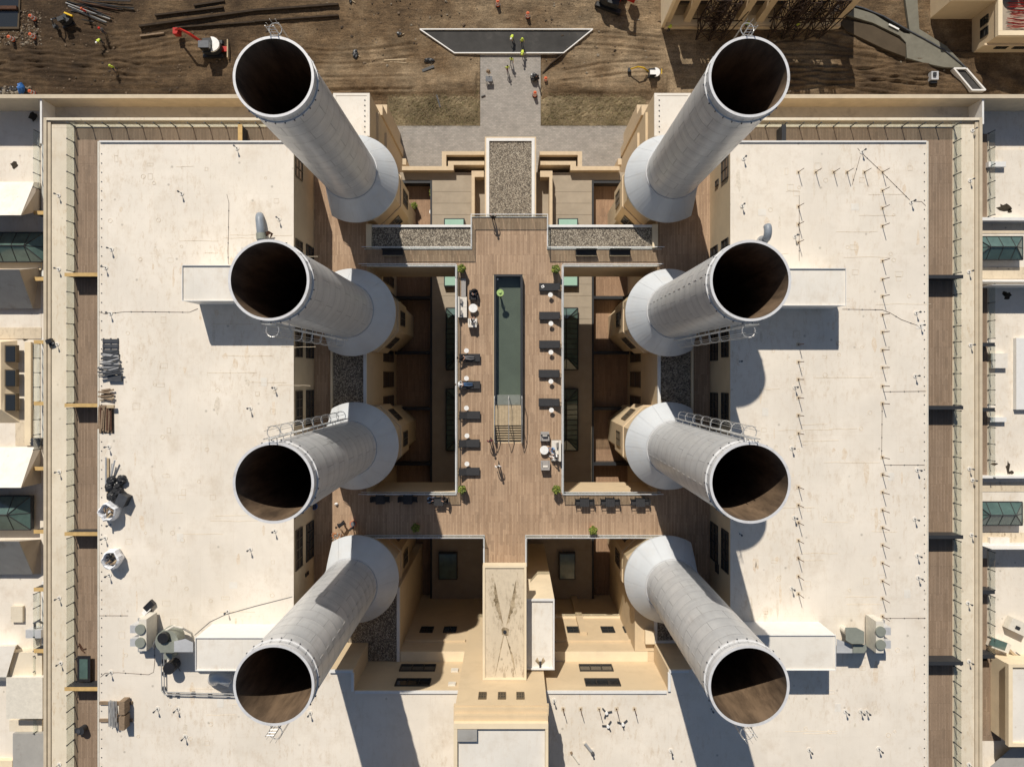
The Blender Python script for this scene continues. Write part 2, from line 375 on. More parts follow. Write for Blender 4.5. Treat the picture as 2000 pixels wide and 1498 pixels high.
def paver_mat():
    m, n, b = base_mat('grey pavers', .85); v = pos(n)
    br = N(n, 'ShaderNodeTexBrick'); n.links.new(v, br.inputs['Vector'])
    br.inputs['Color1'].default_value = (.34,.31,.28,1); br.inputs['Color2'].default_value = (.27,.25,.225,1); br.inputs['Mortar'].default_value = (.2,.185,.165,1)
    br.inputs['Scale'].default_value = 1; br.inputs['Mortar Size'].default_value = .012; br.inputs['Brick Width'].default_value = .42; br.inputs['Row Height'].default_value = .21
    c = mix(n, .6, br.outputs[0], ramp(n, noise(n, v, .7, 6), [(.3,.78),(.7,1.15)]), 'MULTIPLY')
    n.links.new(c, b.inputs['Base Color']); bump(n, b, br.outputs[0], .2, .01); return m
M['paver'] = paver_mat()
M['water'] = glass('pool water', (.95,.972,.958), .05, .05)
M['tank'] = mottled('green pool tile', (.152,.172,.140), .16, .35, .5, bmp=0)
# ================================================================ STRUCTURE
ZR, ZL, ZN, ZC, ZP, ZG = 6.07, -9.0, -8.0, -15.4, -16.9, -27.0
# ---- ground with churned relief
def vnoise(x, y, s):
    h = 0
    for k, (fx, fy, a) in enumerate(((.11,.17,1),(.31,.43,.5),(.9,1.3,.28),(2.1,2.7,.13))):
        h += a*math.sin(x*fx*s+1.7*k+math.sin(y*fy*s*.7+k*2.1)*1.6)*math.sin(y*fy*s+.9*k+math.sin(x*fx*s*.8)*1.4)
    return h
g = MB(); g.box(-320, 320, -320, 320, ZG-.6, ZG)
o = g.build('ground', M['dirt'], org=(0,0,ZG)); tag(o, 'brown bare earth of the construction site around the building', 'ground', kind='structure')
def sheet_grid(x0, x1, y0, y1, step, fn, skip=None):
    m = MB(); nx, ny = int((x1-x0)/step), int((y1-y0)/step)
    for j in range(ny+1):
        for i in range(nx+1):
            x, y = x0+(x1-x0)*i/nx, y0+(y1-y0)*j/ny
            e = min(1, i/6, j/6, (nx-i)/6, (ny-j)/6)
            m.v.append((x, y, ZG+.01+max(0,e)*fn(x, y)))
    for j in range(ny):
        for i in range(nx):
            a = j*(nx+1)+i
            x, y = x0+(x1-x0)*(i+.5)/nx, y0+(y1-y0)*(j+.5)/ny
            if skip and skip(x, y): continue
            m.f.append((a, a+1, a+nx+2, a+nx+1)); m.m.append(0)
    return m
D = (H-ZG)/F
gx = lambda px: (px-CX)*D
gy = lambda py: -(py-CY)*D
pav = [(938,108),(1056,108),(1056,247),(1262,247),(1262,345),(740,345),(740,247),(938,247)]
def in_site_flat(x, y):
    px, py = x/D+CX, CY-y/D
    return (936 < px < 1058 and 105 < py) or (py > 246 and 700 < px < 1300) or (1300 < px and py < 62 and px < 1640) or (px > 1815 and py < 105)
TRK = []
_r = random.Random(77)
for k in range(13):
    p0 = _r.uniform(60,178) if k % 3 else _r.uniform(95,150)
    TRK.append((p0, _r.uniform(4,22), _r.uniform(60,190), _r.uniform(0,6.28), *( (-40,_r.uniform(300,460)) if k % 5 < 3 else ((460,820) if k % 5 == 3 else (1080,1300)) ), _r.uniform(.6,1)))
for k in range(6): TRK.append((_r.uniform(70,170), _r.uniform(8,26), _r.uniform(50,120), _r.uniform(0,6.28), 1500, 1850, .8))
def ruts(px, x, y):
    h = 0
    for p0, am, wl, ph, a, b, st in TRK:
        if a < px < b and (px > 470 or p0 > 0):
            yc = gy(p0+am*math.sin(px/wl+ph)); e = min(1, (px-a)/20, (b-px)/20)
            for o_ in (-.85,.85):
                d = abs(y-yc-o_)
                if d < .8: h += st*e*(.55 if px < 470 else 1)*(-.13*math.exp(-(d/.16)**2)+.12*math.exp(-((d-.34)/.14)**2))
    return h
def mounds(x, y):
    px, py = x/D+CX, CY-y/D
    h = .22+.07*vnoise(x, y, 1)+ruts(px, x, y)+.03*math.sin(x*9+3*math.sin(y*7))*math.sin(y*8.3+2*math.sin(x*5))
    tr = math.exp(-((py-(120+18*math.sin(px/90)))/28)**2)*(px < 470)
    if 500 < px < 930: h += .5*math.exp(-((py-165)/22)**2)*min(1,(px-500)/60)
    if px > 1060 and px < 1300: h += .5*math.exp(-((py-170)/20)**2)
    h += .16*math.sin(y*1.3+4*math.sin(x*.07)+2*math.sin(x*.21+y*.1))*math.exp(-((py-150)/60)**2)*(.5+.5*math.sin(x*.13))
    if px > 1500: h += .18*math.sin((x*.7+y)*1.9)*math.exp(-((py-(60+(px-1600)*.3))/30)**2)
    return max(.0, h)
g = sheet_grid(gx(-40), gx(2040), gy(196), gy(-60), .17, mounds, in_site_flat)
o = g.build('terrain', M['dirt'], org=(0,0,ZG), smooth=True); tag(o, 'rutted brown soil churned by machines north of the building', 'earth', kind='structure')
def mulch(x, y): return .20+.07*math.sin(x*5.3+math.sin(y*4))*math.sin(y*6.1+math.sin(x*3.7)*1.3)+.05*random.uniform(-1,1)
for a, b, c, d, lab in ((756,175,938,247,'straw and dry grass bed left of the paved walk'),(1056,175,1262,247,'straw and dry grass bed right of the paved walk')):
    g = sheet_grid(gx(a)+.05, gx(c)-.05, gy(d)+.05, gy(b), .22, mulch)
    o = g.build('planting_bed', M['straw'], org=(0,0,ZG), smooth=False); tag(o, lab, 'planting bed', kind='structure')
g = MB(); g.prism([(gx(a),gy(b)) for a,b in pav], ZG+.004, ZG+.13)
o = g.build('pavement', M['paver'], org=(0,0,ZG)); tag(o, 'grey paved plaza and straight walk leading north from the entrance', 'pavement', kind='structure')
def strip_along(pts, wd, z0, z1):
    m = MB()
    for i in range(len(pts)-1):
        a, b = Vector(pts[i]), Vector(pts[i+1]); t = (b-a).normalized(); n = Vector((-t.y, t.x))*wd/2
        m.prism([tuple(a+n), tuple(a-n), tuple(b-n+t*.02), tuple(b+n+t*.02)], z0, z1)
    return m
# curved path on the right
path_px = [(1618,28),(1632,12),(1700,32),(1760,70),(1772,72),(1762,0),(1786,0),(1790,62),(1842,95),(1880,135),(1862,137),(1838,136),(1800,128),(1766,118),(1764,88),(1752,75),(1700,50),(1640,32)]
g = MB(); g.prism([(gx(a),gy(b)) for a,b in path_px], ZG+.28, ZG+.66)
o = g.build('path', M['path'], org=(0,0,ZG)); tag(o, 'curving grey gravel path crossing the soil at upper right', 'path', kind='structure')
g = MB(); g.prism([(gx(a),gy(b)) for a,b in [(1628,40),(1700,55),(1750,80),(1764,92),(1764,116),(1722,100),(1680,80),(1650,66)]], ZG+.22, ZG+.60)
o = g.build('graded_soil', M['mud'], org=(0,0,ZG)); tag(o, 'smooth brown graded bed inside the curve of the grey path', 'earth', kind='structure')
ed = [(1636,11),(1680,22),(1720,38),(1762,62),(1800,82),(1840,105),(1868,128),(1880,138)]
o = single('path_edging', strip_along([(gx(a),gy(b)) for a,b in ed], .14, ZG+.1, ZG+.80), M['steel_dark'], 'thin dark steel edging along the curved grey path', 'edging', (gx(1760),gy(70),ZG))
# trapezoid concrete ramp with white kerb
tr = [(821,61),(1157,61),(1100,107),(888,107)]
g = MB(); g.prism([(gx(a),gy(b)) for a,b in tr], ZG+.02, ZG+.30)
o = g.build('ramp', M['asphalt'], org=(gx(990),gy(84),ZG)); tag(o, 'dark wet concrete trapezoid at the head of the paved walk', 'pavement', kind='structure')
t = thing('kerb', 'thin white kerb framing the dark concrete trapezoid', 'kerb', (gx(990),gy(84),ZG))
for i in range(4):
    a, b = tr[i], tr[(i+1)%4]
    strip_along([(gx(a[0]),gy(a[1])),(gx(b[0]),gy(b[1]))], .13, ZG+.1, ZG+.50+.003*i).build('kerb_strip', M['trim'], t)
strip_along([(gx(1100),gy(108)),(gx(1075),gy(128)),(gx(1060),gy(146))], .12, ZG+.1, ZG+.5).build('kerb_strip', M['darkwood'], t)
tr2 = [(1856,139),(1880,139),(1917,181),(1891,181)]
g = MB(); g.prism([(gx(a),gy(b)) for a,b in tr2], ZG+.1, ZG+.5)
t = thing('planter_frame', 'slanted white frame around a dark pit beside the north parapet', 'frame', (gx(1886),gy(160),ZG))
g.build('pit_floor', M['asphalt'], t)
for i in range(4):
    a, b = tr2[i], tr2[(i+1)%4]
    strip_along([(gx(a[0]),gy(a[1])),(gx(b[0]),gy(b[1]))], .20, ZG+.1, ZG+.8+.003*i).build('frame_bar', M['trim'], t)

# ---- windows -----------------------------------------------------------------
WC = {}
def window(parent, x, y, z, wd, ht, face, nx=2, nz=2, fm='frame', gm='glass_dark', dep=.10):
    """centre of a window on a wall plane; face = outward compass direction"""
    key = (round(wd,2), round(ht,2), nx, nz, fm, gm)
    if key not in WC:
        f = MB(); b = .07
        f.box(-wd/2,wd/2,-dep,0,ht/2-b,ht/2); f.box(-wd/2,wd/2,-dep,0,-ht/2,-ht/2+b)
        f.box(-wd/2,-wd/2+b,-dep+.004,0,-ht/2+b,ht/2-b); f.box(wd/2-b,wd/2,-dep+.004,0,-ht/2+b,ht/2-b)
        for i in range(1,nx): q = -wd/2+wd*i/nx; f.box(q-.028,q+.028,-dep+.012,0,-ht/2+b,ht/2-b)
        for i in range(1,nz): q = -ht/2+ht*i/nz; f.box(-wd/2+b,wd/2-b,-dep+.018,0,q-.025,q+.025)
        p = MB().box(-wd/2+.02,wd/2-.02,-.035,.0,-ht/2+.02,ht/2-.02)
        WC[key] = (f.mesh('window_frame', M[fm]), p.mesh('window_pane', M[gm]))
    fme, pme = WC[key]
    o = bpy.data.objects.new('window', fme); col.objects.link(o); o.parent = parent
    og = ORG[parent.name]; o.location = (x-og[0], y-og[1], z-og[2])
    o.rotation_euler = (0,0,{'S':0,'E':math.pi/2,'N':math.pi,'W':-math.pi/2}[face]); ORG[o.name] = (0,0,0)
    p = bpy.data.objects.new('pane', pme); col.objects.link(p); p.parent = o
    return o
def gravel_top(parent, x0, x1, y0, y1, z, m='gravel'):
    MB().box(x0,x1,y0,y1,z-.12,z).build('gravel_bed', M[m], parent, kind='stuff')
def coping(parent, x0, x1, y0, y1, z0, z1, wd, mat='trim', sides='NSEW'):
    for s in sides:
        b = MB()
        if s == 'N': b.box(x0,x1,y1-wd,y1,z0,z1)
        if s == 'S': b.box(x0,x1,y0,y0+wd,z0,z1)
        if s == 'W': b.box(x0,x0+wd,y0+wd+.001,y1-wd-.001,z0,z1-.003)
        if s == 'E': b.box(x1-wd,x1,y0+wd+.001,y1-wd-.001,z0,z1-.003)
        b.build('coping', M[mat], parent)

def feather(name, c, amt):
    m, n, b = base_mat(name, .8); v = pos(n)
    f = ramp(n, noise(n, v, 3.2, 9, .8), [(.40,0.0),(.66,amt)])
    n.links.new(mix(n, f, (.74,.665,.56), c), b.inputs['Base Color']); return m
M['rust_stain'] = feather('rust run on membrane', (.46,.28,.12), .55); M['grime_stain'] = feather('grime on membrane', (.30,.25,.18), .5)
# ---- the big U-shaped building: west wing and east wing ------------------------
def wing(s, xi, xo, lab):
    """s=-1 west, +1 east; xi inner wall, xo roof outer edge (absolute)"""
    t = thing('building', lab, 'building', (s*30, 0, ZG))
    q = lambda a: s*a
    MB().box(q(xi), q(xo), -60, 20.05, .02, ZR-.02).build('wall', M['stucco'], t)
    MB().box(q(xi)-s*.03, q(xo)+s*.03, -60, 20.08, ZR-.02, ZR+.02).build('roof', M['roof'], t)
    # low roof edge
    MB().box(q(xo)-s*.05, q(xo)+s*.07, -60, 20.12, ZR+.02, ZR+.07).build('coping', M['pale'], t)
    MB().box(q(xi)+s*.15, q(xo)-s*.13, 20.00, 20.13, ZR+.02, ZR+.16).build('coping', M['trim'], t)
    # snap fixings along the roof edge (joined)
    m = MB(); y = 19
    while y > -38: m.box(q(xo)-s*.30, q(xo)-s*.22, y, y+.07, ZR+.02, ZR+.06); y -= .8
    m.build('fixing_row', M['steel_dark'], t, kind='stuff')
    # terrace block
    ot = 44.4 if s < 0 else 44.58; ib = 41.55 if s < 0 else 41.9
    MB().box(q(xi), q(ot), -60, 24.36, ZL, 0).build('wall', M['stucco'], t)
    MB().box(q(xo)-s*.5, q(ib), -60, 20.06, .004, .03).build('terrace_floor', M['terrace'], t)
    MB().box(q(xi), q(ib), 20.07, 23.45, .004, .03).build('terrace_floor', M['terrace'], t)
    MB().box(q(ib), q(ot)-s*.62, -60, 23.45, .004, .05).build('ledge', M['ledge'], t)
    MB().box(q(xi)+s*3, q(ot)-s*.62, 23.46, 23.78, .004, .05).build('ledge', M['ledge'], t)
    # outer double parapet
    MB().box(q(ot)-s*.28, q(ot), -60, 24.36, .004, .28).build('parapet', M['parapet'], t)
    MB().box(q(ot)-s*.60, q(ot)-s*.30, -60, 24.05, .004, .16).build('parapet', M['parapet'], t)
    MB().box(q(xi)+s*.3, q(ot)-s*.29, 24.10, 24.34, .004, .30).build('parapet', M['ledge'], t)
    # dividers between the balconies, with their caps
    for py in ((537,791.5,1042,1348) if s < 0 else (541,796,1048,1298)):
        if py > 1200: py -= 4
        y = -(py-CY)*.0477; 
        dv = MB().box(q(xo)-s*.3, q(ib)+s*.02, y-.13, y+.13, .03, 1.45).build('divider', M['char'], t)
        MB().box(q(xo)-s*.3, q(ib)+s*.05, y-.17, y+.17, 1.45, 1.51).build('cap', M['gold' if s < 0 else 'char'], dv)
    for px in ((470,) if s < 0 else (1530,)):
        x = (px-CX)*.0477
        dv = MB().box(x-.13, x+.13, 20.15, 23.2, .03, 1.45).build('divider', M['char'], t)
        MB().box(x-.2, x+.2, 20.15, 23.25, 1.45, 1.51).build('cap', M['gold' if s < 0 else 'char'], dv)
    # inner wall windows, two rows
    f = 'E' if s < 0 else 'W'; xw = q(xi)-s*.002
    if s < 0:
        up = [(312,350),(470,500),(640,698),(763,830),(1032,1110)]; lo = [(481,510),(640,700),(762,830),(1020,1092)]; sm = [(1117,1124)]
    else:
        up = [(310,352),(468,500),(640,698),(767,830),(1035,1115)]; lo = [(482,508),(650,705),(767,830),(1022,1095)]; sm = [(352,363),(1100,1118)]
    for a, b in up:
        y0, y1 = -(a-CY)*.0453, -(b-CY)*.0453; window(t, xw, (y0+y1)/2, 4.62, y0-y1, 1.9, f, max(1,round((y0-y1)/.85)), 2, 'frame_tan' if s<0 else 'frame')
    for a, b in lo:
        y0, y1 = -(a-CY)*.0477, -(b-CY)*.0477; window(t, xw, (y0+y1)/2, 1.4, y0-y1, 2.2, f, max(1,round((y0-y1)/.85)), 2)
    for a, b in sm:
        y0, y1 = -(a-CY)*.047, -(b-CY)*.047; window(t, xw, (y0+y1)/2, 2.3, y0-y1, .9, f, 1, 1)
    # outlines left by patches and old pipe boots, thin raised welts (joined)
    rn = random.Random(11+s); m = MB()
    for k in range(70):
        x = s*rn.uniform(xi+1, xo-1); y = rn.uniform(-32,19); z = ZR+.021
        if rn.random() < .5:
            r_ = rn.uniform(.10,.2); m.tube([(x+r_*math.cos(a*.785),y+r_*math.sin(a*.785),z) for a in range(8)], .018, 4, closed=True)
        else:
            a_, b_ = rn.uniform(.12,.35), rn.uniform(.12,.3)
            m.tube([(x-a_,y-b_,z),(x+a_,y-b_,z),(x+a_,y+b_,z),(x-a_,y+b_,z)], .016, 4, closed=True)
    for k in range(26):                                  # long wrinkles
        x = s*rn.uniform(xi+1, xo-4); y = rn.uniform(-32,19); L = rn.uniform(1,5); m.tube([(x+L*i/5,y+rn.uniform(-.04,.04),ZR+.02) for i in range(6)], .02, 4)
    m.build('patch_outline', M['roof_dirty'], t, kind='stuff')
    rs = random.Random(31+s)
    for k in range(46):                                  # rust runs with a shape of their own
        x = s*rs.uniform(xi+.6, xo-.6); y = rs.uniform(-31,19); wd, ln = rs.uniform(.08,.30), rs.uniform(.2,1.3)
        pts = [(x+wd*math.cos(a)*rs.uniform(.5,1.1), y+ln*math.sin(a)*rs.uniform(.5,1.1)) for a in [i*.628 for i in range(10)]]
        MB().prism(pts, ZR+.0135, ZR+.0225).build('stain', M[rs.choice(['rust_stain','rust_stain','grime_stain'])], t)
    # small roof-top enclosures
    return t
west = wing(-1, 18.86, 35.65, 'west wing of the main building with a wide cream flat roof')
east = wing(1, 18.86, 35.82, 'east wing of the main building with a wide cream flat roof')
# ---- south cross wing
ts = thing('building', 'south cross wing with cream roof and tall north facing windows', 'building', (0,-35,ZG))
for a, b, y in ((-18.83,-13.69,-25.44),(-13.688,13.50,-27.25),(13.502,18.83,-25.44)):
    MB().box(a, b, -60, y, .02, ZR-.025).build('wall', M['stucco'], ts)
    MB().box(a-(.03 if a<-15 else 0), b+(.03 if b>15 else 0), -60, y+.04, ZR-.025, ZR+.012).build('roof', M['roof'], ts)
MB().box(-15.7,-13.7,-25.6,-25.38,ZR+.015,ZR+.24).build('coping', M['trim'], ts)
MB().box(-13.82,-13.60,-27.2,-25.62,ZR+.015,ZR+.23).build('coping', M['trim'], ts)
MB().box(-13.5,-4.55,-27.42,-27.19,ZR+.015,ZR+.16).build('coping', M['trim'], ts)
MB().box(2.85,13.3,-27.42,-27.19,ZR+.015,ZR+.16).build('coping', M['trim'], ts)
MB().box(13.42,13.64,-27.2,-25.62,ZR+.015,ZR+.23).build('coping', M['trim'], ts)
MB().box(13.52,15.2,-25.6,-25.38,ZR+.015,ZR+.24).build('coping', M['trim'], ts)
MB().box(-13.84, 13.84, -60, -26.36, ZP, -.01).build('wall', M['stucco'], ts)
MB().box(-10.6, -4.52, -27.24, -26.30, -.008, .07).build('ledge', M['stucco_pale'], ts)
MB().box(3.9, 12.9, -27.24, -26.30, -.008, .07).build('ledge', M['stucco_pale'], ts)
MB().box(-10.6, -4.6, -26.35, -26.15, -2.75, -2.35).build('cornice', M['stucco'], ts)
MB().box(3.9, 12.4, -26.35, -26.15, -2.75, -2.35).build('cornice', M['stucco'], ts)
for cx in (-8.9,): 
    window(ts, -8.75, -27.246, 4.55, 3.1, 1.35, 'N', 3, 1, 'frame', dep=.14); window(ts, -8.75, -27.246, 1.55, 3.3, 1.35, 'N', 3, 1, 'frame', dep=.14)
window(ts, 8.0, -27.246, 4.55, 3.1, 1.35, 'N', 3, 1, 'frame', dep=.14); window(ts, 7.8, -27.246, 1.55, 3.1, 1.35, 'N', 3, 1, 'frame', dep=.14)
for x in (-8.8,-6.4,6.35,9.9,12.2): window(ts, x, -26.355, -5.6, 1.35, 1.6, 'N', 2, 2)
for z in (2.1, 4.9): MB().box(-5.6,-4.95,-27.24,-27.1,z-.3,z+.3).build('louvre', M['pale'], ts)
# pilaster strip and cornice course low on the shaded wall
MB().box(6.9, 7.6, -26.352, -26.0, ZP, -4.2).build('pilaster', M['stucco'], ts)
MB().box(3.9, 13.0, -26.352, -26.1, -9.6, -9.0).build('cornice', M['stucco_pale'], ts)
# gravel topped corner blocks
MB().box(-18.83,-10.7,-27.2,-20.2,ZP,-.05).build('wall', M['stucco'], ts)
gravel_top(ts, -18.8,-10.95,-25.42,-20.4,.08)
gravel_top(ts, -13.66,-10.95,-27.16,-25.42,.08)
MB().box(-10.94,-10.66,-27.2,-20.2,-.04,.22).build('coping', M['trim'], ts)
MB().box(11.7,18.83,-26.3,-20.2,ZP,-.05).build('wall', M['stucco'], ts)
gravel_top(ts, 13.8,18.8,-25.2,-20.4,.06)
MB().box(13.5,18.8,-25.42,-25.2,-.04,.25).build('coping', M['trim'], ts)
MB().box(13.5,13.78,-25.2,-20.2,-.04,.26).build('coping', M['trim'], ts)
MB().box(12.6,13.48,-25.42,-24.2,-.04,.5).build('parapet', M['stucco_pale'], ts)
# ---- tall stair tower with two lower roofs in front
tt = thing('tower', 'tall beige stair tower with three small square windows', 'tower', (-.8,-30,ZG))
MB().box(-4.5,2.8,-60,-26.28,ZG,11.1).build('wall', M['stucco'], tt)
MB().box(-4.62,2.92,-60,-26.16,8.0-.55+3.1,10.9).build('cornice', M['stucco'], tt)
MB().box(-4.58,2.88,-60,-26.2,11.1,11.4).build('cornice', M['stucco'], tt)
MB().box(-4.5,2.8,-60,-26.5,11.4,11.9).build('parapet', M['stucco'], tt)
MB().box(-4.2,2.55,-60,-27.35,11.9,12.02).build('roof', M['roof_white'], tt)
for a in ((-4.5,2.8,-27.3,-26.9),(-4.5,-4.22,-60,-27.32),(2.57,2.8,-60,-27.32)):
    MB().box(*a, 11.9, 12.3).build('parapet', M['stucco_pale'], tt)
MB().box(-4.2,-2.7,-28.25,-27.35,12.02,12.35).build('hatch', M['roof_grey'], tt)
for x in (-2.42,-.83,.68): window(tt, x, -26.28, 9.1, .66, 1.15, 'N', 3, 4, 'frame_tan')
# hipped drain roof
t2 = thing('building', 'narrow roof with dark X shaped creases and a round drain', 'roof block', (-.65,-21,0))
MB().box(-2.45,1.17,-26.27,-18.3,.02,5.3).build('wall', M['stucco'], t2)
MB().box(-2.52,1.24,-26.27,-16.4,5.3,ZR-.12).build('soffit', M['stucco_pale'], t2)
# folded roof surface: four planes falling to the drain
x0,x1,y0,y1 = -2.3,1.02,-26.1,-16.65; dx,dy = -.62,-22.2; z = ZR+.10
m = MB(); m.add([(x0,y0,z),(x1,y0,z),(x1,y1,z),(x0,y1,z),(dx,dy,z-.22),((x0+dx)/2-.25,y1,z),((x1+dx)/2+.35,y1,z),((x0+dx)/2,y0,z),((x1+dx)/2+.2,y0,z)],
    [(5,4,6),(7,8,4),(5,3,0,7,4),(6,4,8,1,2)])
m.build('roof', M['roof_dirty'], t2)
coping(t2, -2.52,1.24,-26.25,-16.4, ZR-.11, ZR+.2, .2, 'stucco_pale')
MB().cyl(dx,dy,z-.25,z-.12,.16,n=14).build('drain', M['char'], t2)
# creases with algae stains are flat marks on the roof
def blot(parent, pts, z, mat, name='stain'):
    MB().prism(pts, z, z+.006).build(name, mat, parent)
M['stain'] = mottled('algae stain', (.17,.125,.07), .5, 3, .9, dirt=(.50,.40,.27), dscale=1.6, dpos=(.40,.58))
zz0 = ZR+.10; zd = zz0-.22
M['stain_pale'] = mottled('pale algae edge', (.44,.36,.25), .3, 4, .9, dirt=(.62,.52,.39), dscale=3.5, dpos=(.40,.56))
def crease(xe, ye, side, t0, t1, wmax, rnd, mt='stain', up=0):
    pts = []; out = []
    for k in range(25):
        tt = t0+(t1-t0)*k/24; xc = dx+(xe-dx)*tt; yc = dy+(ye-dy)*tt; zc = zd+(zz0-zd)*tt
        wd = wmax*math.sin(math.pi*(k+.5)/25)*rnd.uniform(.6,1.15); sl = (zz0-zc)/max(.4,abs((x1 if side>0 else x0)-xc))
        pts.append((xc,yc,zc+.006+up)); out.append((xc+side*wd,yc,zc+wd*sl+.008+up))
    m = MB(); m.v = pts+out; 
    for k in range(24): m.f.append((k,k+1,25+k+1,25+k) if side*(ye-dy) < 0 else (k,25+k,25+k+1,k+1)); m.m.append(0)
    m.build('stain', M[mt], t2)
rn_ = random.Random(4)
crease((x0+dx)/2-.25, y1, -1, .02, .92, .85, rn_, 'stain_pale'); crease((x1+dx)/2+.35, y1, 1, .02, .94, .72, rn_, 'stain_pale'); crease((x0+dx)/2-.25, y1, -1, .12, .78, .42, rn_, 'stain', .004); crease((x1+dx)/2+.35, y1, 1, .10, .80, .36, rn_, 'stain', .004)
crease((x0+dx)/2, y0, -1, .03, .95, .22, rn_); crease((x1+dx)/2+.2, y0, 1, .03, .95, .16, rn_)
MB().prism([(dx+math.cos(a)*.5*rn_.uniform(.5,1),dy+math.sin(a)*.5*rn_.uniform(.5,1)) for a in [i*.6 for i in range(10)]], zd+.03, zd+.05).build('stain', M['stain'], t2)
t3 = thing('building', 'low white block with a dark V shaped scupper stain', 'roof block', (2.5,-23,0))
MB().box(1.242,3.76,-26.08,-19.86,ZP,4.3).build('wall', M['stucco_pale'], t3)
m = MB(); x0,x1,y0,y1 = 1.4,3.6,-25.95,-20.0; z=4.42
m.add([(x0,y0,z),(x1,y0,z),(x1,y1,z),(x0,y1,z),(2.5,-25.9,z-.10),(x0,-24.9,z),(x1,-24.9,z)], [(3,5,4,6,2),(5,0,4),(0,1,4),(1,6,4)])
m.build('roof', M['roof_white'], t3)
MB().add([(2.5,-25.88,4.335),(2.95,-25.35,4.425),(2.5,-24.6,4.385),(2.05,-25.35,4.425)],[(0,1,2,3)]).build('stain', M['stain'], t3)
coping(t3, 1.242,3.76,-26.08,-19.86, 4.3, 4.6, .14, 'trim')
MB().box(2.42,2.58,-26.0,-25.4,4.335,4.5).build('scupper', M['char'], t3)
MB().box(1.3,2.45,-26.26,-26.09,2.2,3.7).build('vent_box', M['pale'], t3)

# ---- podium, courtyards and the raised pool terrace --------------------------
tp = thing('building', 'raised cross shaped pool terrace bridging the dark courtyards', 'terrace building', (0,0,ZG))
MB().box(-5.26,4.78,-11.4,10.40,ZC,-.05).build('wall', M['stucco'], tp)                  # central block
for nm, y0, y1 in (('bridge',10.42,14.1),('bridge',-15.33,-11.42)):
    MB().box(-13.82,13.82,y0,y1,-7.7,-.05).build(nm, M['stucco'], tp)
MB().box(-3.85,3.38,14.11,15.0,-7.7,-.05).build('wall', M['stucco'], tp)
MB().box(-2.6,1.28,-18.28,-15.34,ZC,-.05).build('wall', M['stucco'], tp)
for s in (-1, 1):
    MB().box(s*18.84, s*13.84, -20.18, 22.0, ZG, -.05).build('wall', M['stucco'], tp)
    # tall courtyard openings
    for py0, py1 in ((540,560),(685,708),(726,756),(772,797),(850,872),(1055,1085)):
        a, b = -(py0-CY)*.0585, -(py1-CY)*.0585
        if s > 0 and py0 < 600: continue
        window(tp, s*13.838, (a+b)/2, -11.5, a-b, 6.2, 'E' if s < 0 else 'W', 1, 2, 'frame_tan')
# deck floor pieces (butted)
dz0, dz1 = -.046, .0
dk = [(-13.82,13.82,10.42,12.0),(-3.85,3.38,12.001,15.0),(-5.26,-1.80,-11.4,10.419),(1.09,4.78,-11.4,10.419),(-1.799,1.089,9.55,10.419),(-1.799,1.089,-11.4,-6.5),
      (-13.82,13.82,-15.33,-11.401),(-2.6,1.28,-18.28,-15.331)]
for a in dk: MB().box(*a, dz0, dz1).build('deck', M['deck'], tp)
for s in (-1,1):
    a, b = sorted((s*18.82, s*13.83))
    MB().box(a, b, 6.0, 22.0, dz0, dz1).build('deck', M['deck'], tp)
    MB().box(a, b, -20.15, -9.6, dz0, dz1).build('deck', M['deck'], tp)
    a, b = sorted((s*18.82, s*17.2)); MB().box(a, b, -9.599, 5.999, dz0, dz1).build('deck', M['deck'], tp)
    a, b = sorted((s*17.0, s*14.1)); gravel_top(tp, a, b, -9.6, 6.0, .06)
    a, b = sorted((s*17.19, s*17.01)); MB().box(a, b, -9.59, 5.99, dz0, .34).build('parapet', M['stucco_pale'], tp)
    a, b = sorted((s*14.09, s*13.82)); MB().box(a, b, -9.59, 5.99, dz0, .30).build('parapet', M['trim'], tp)
    # gravel strips along the north bridge
    a, b = sorted((s*13.3, s*(3.87 if s < 0 else 3.40))); gravel_top(tp, a, b, 12.12, 14.0, .03)
    MB().box(a, b, 14.0, 14.22, -.04, .2).build('coping', M['trim'], tp)
    MB().box(a, b, 12.005, 12.115, -.04, .12).build('coping', M['trim'], tp)
    a, b = sorted((s*13.82, s*13.31)); MB().box(a, b, 12.005, 14.25, -.04, .35).build('parapet', M['stucco_pale'], tp)
# steel fascias along the terrace edges
def fascia(x0,y0,x1,y1,side):
    b = MB(); w_ = .14
    b.box(min(x0,x1)-(w_ if side=='W' else 0), max(x0,x1)+(w_ if side=='E' else 0), min(y0,y1)-(w_ if side=='S' else 0), max(y0,y1)+(w_ if side=='N' else 0), -.35, .10)
    b.build('fascia', M['rim'], tp)
for s in (-1,1):
    xe = -5.26 if s < 0 else 4.78; sd_ = 'W' if s < 0 else 'E'; so = s*13.8
    fascia(so,10.42,xe,10.42,'S'); fascia(xe,10.27,xe,-11.27,sd_); fascia(so,-11.42,xe,-11.42,'N')
    xs = -2.6 if s < 0 else 1.28
    fascia(so,-15.33,xs,-15.33,'S'); fascia(xs,-15.48,xs,-18.2,sd_)
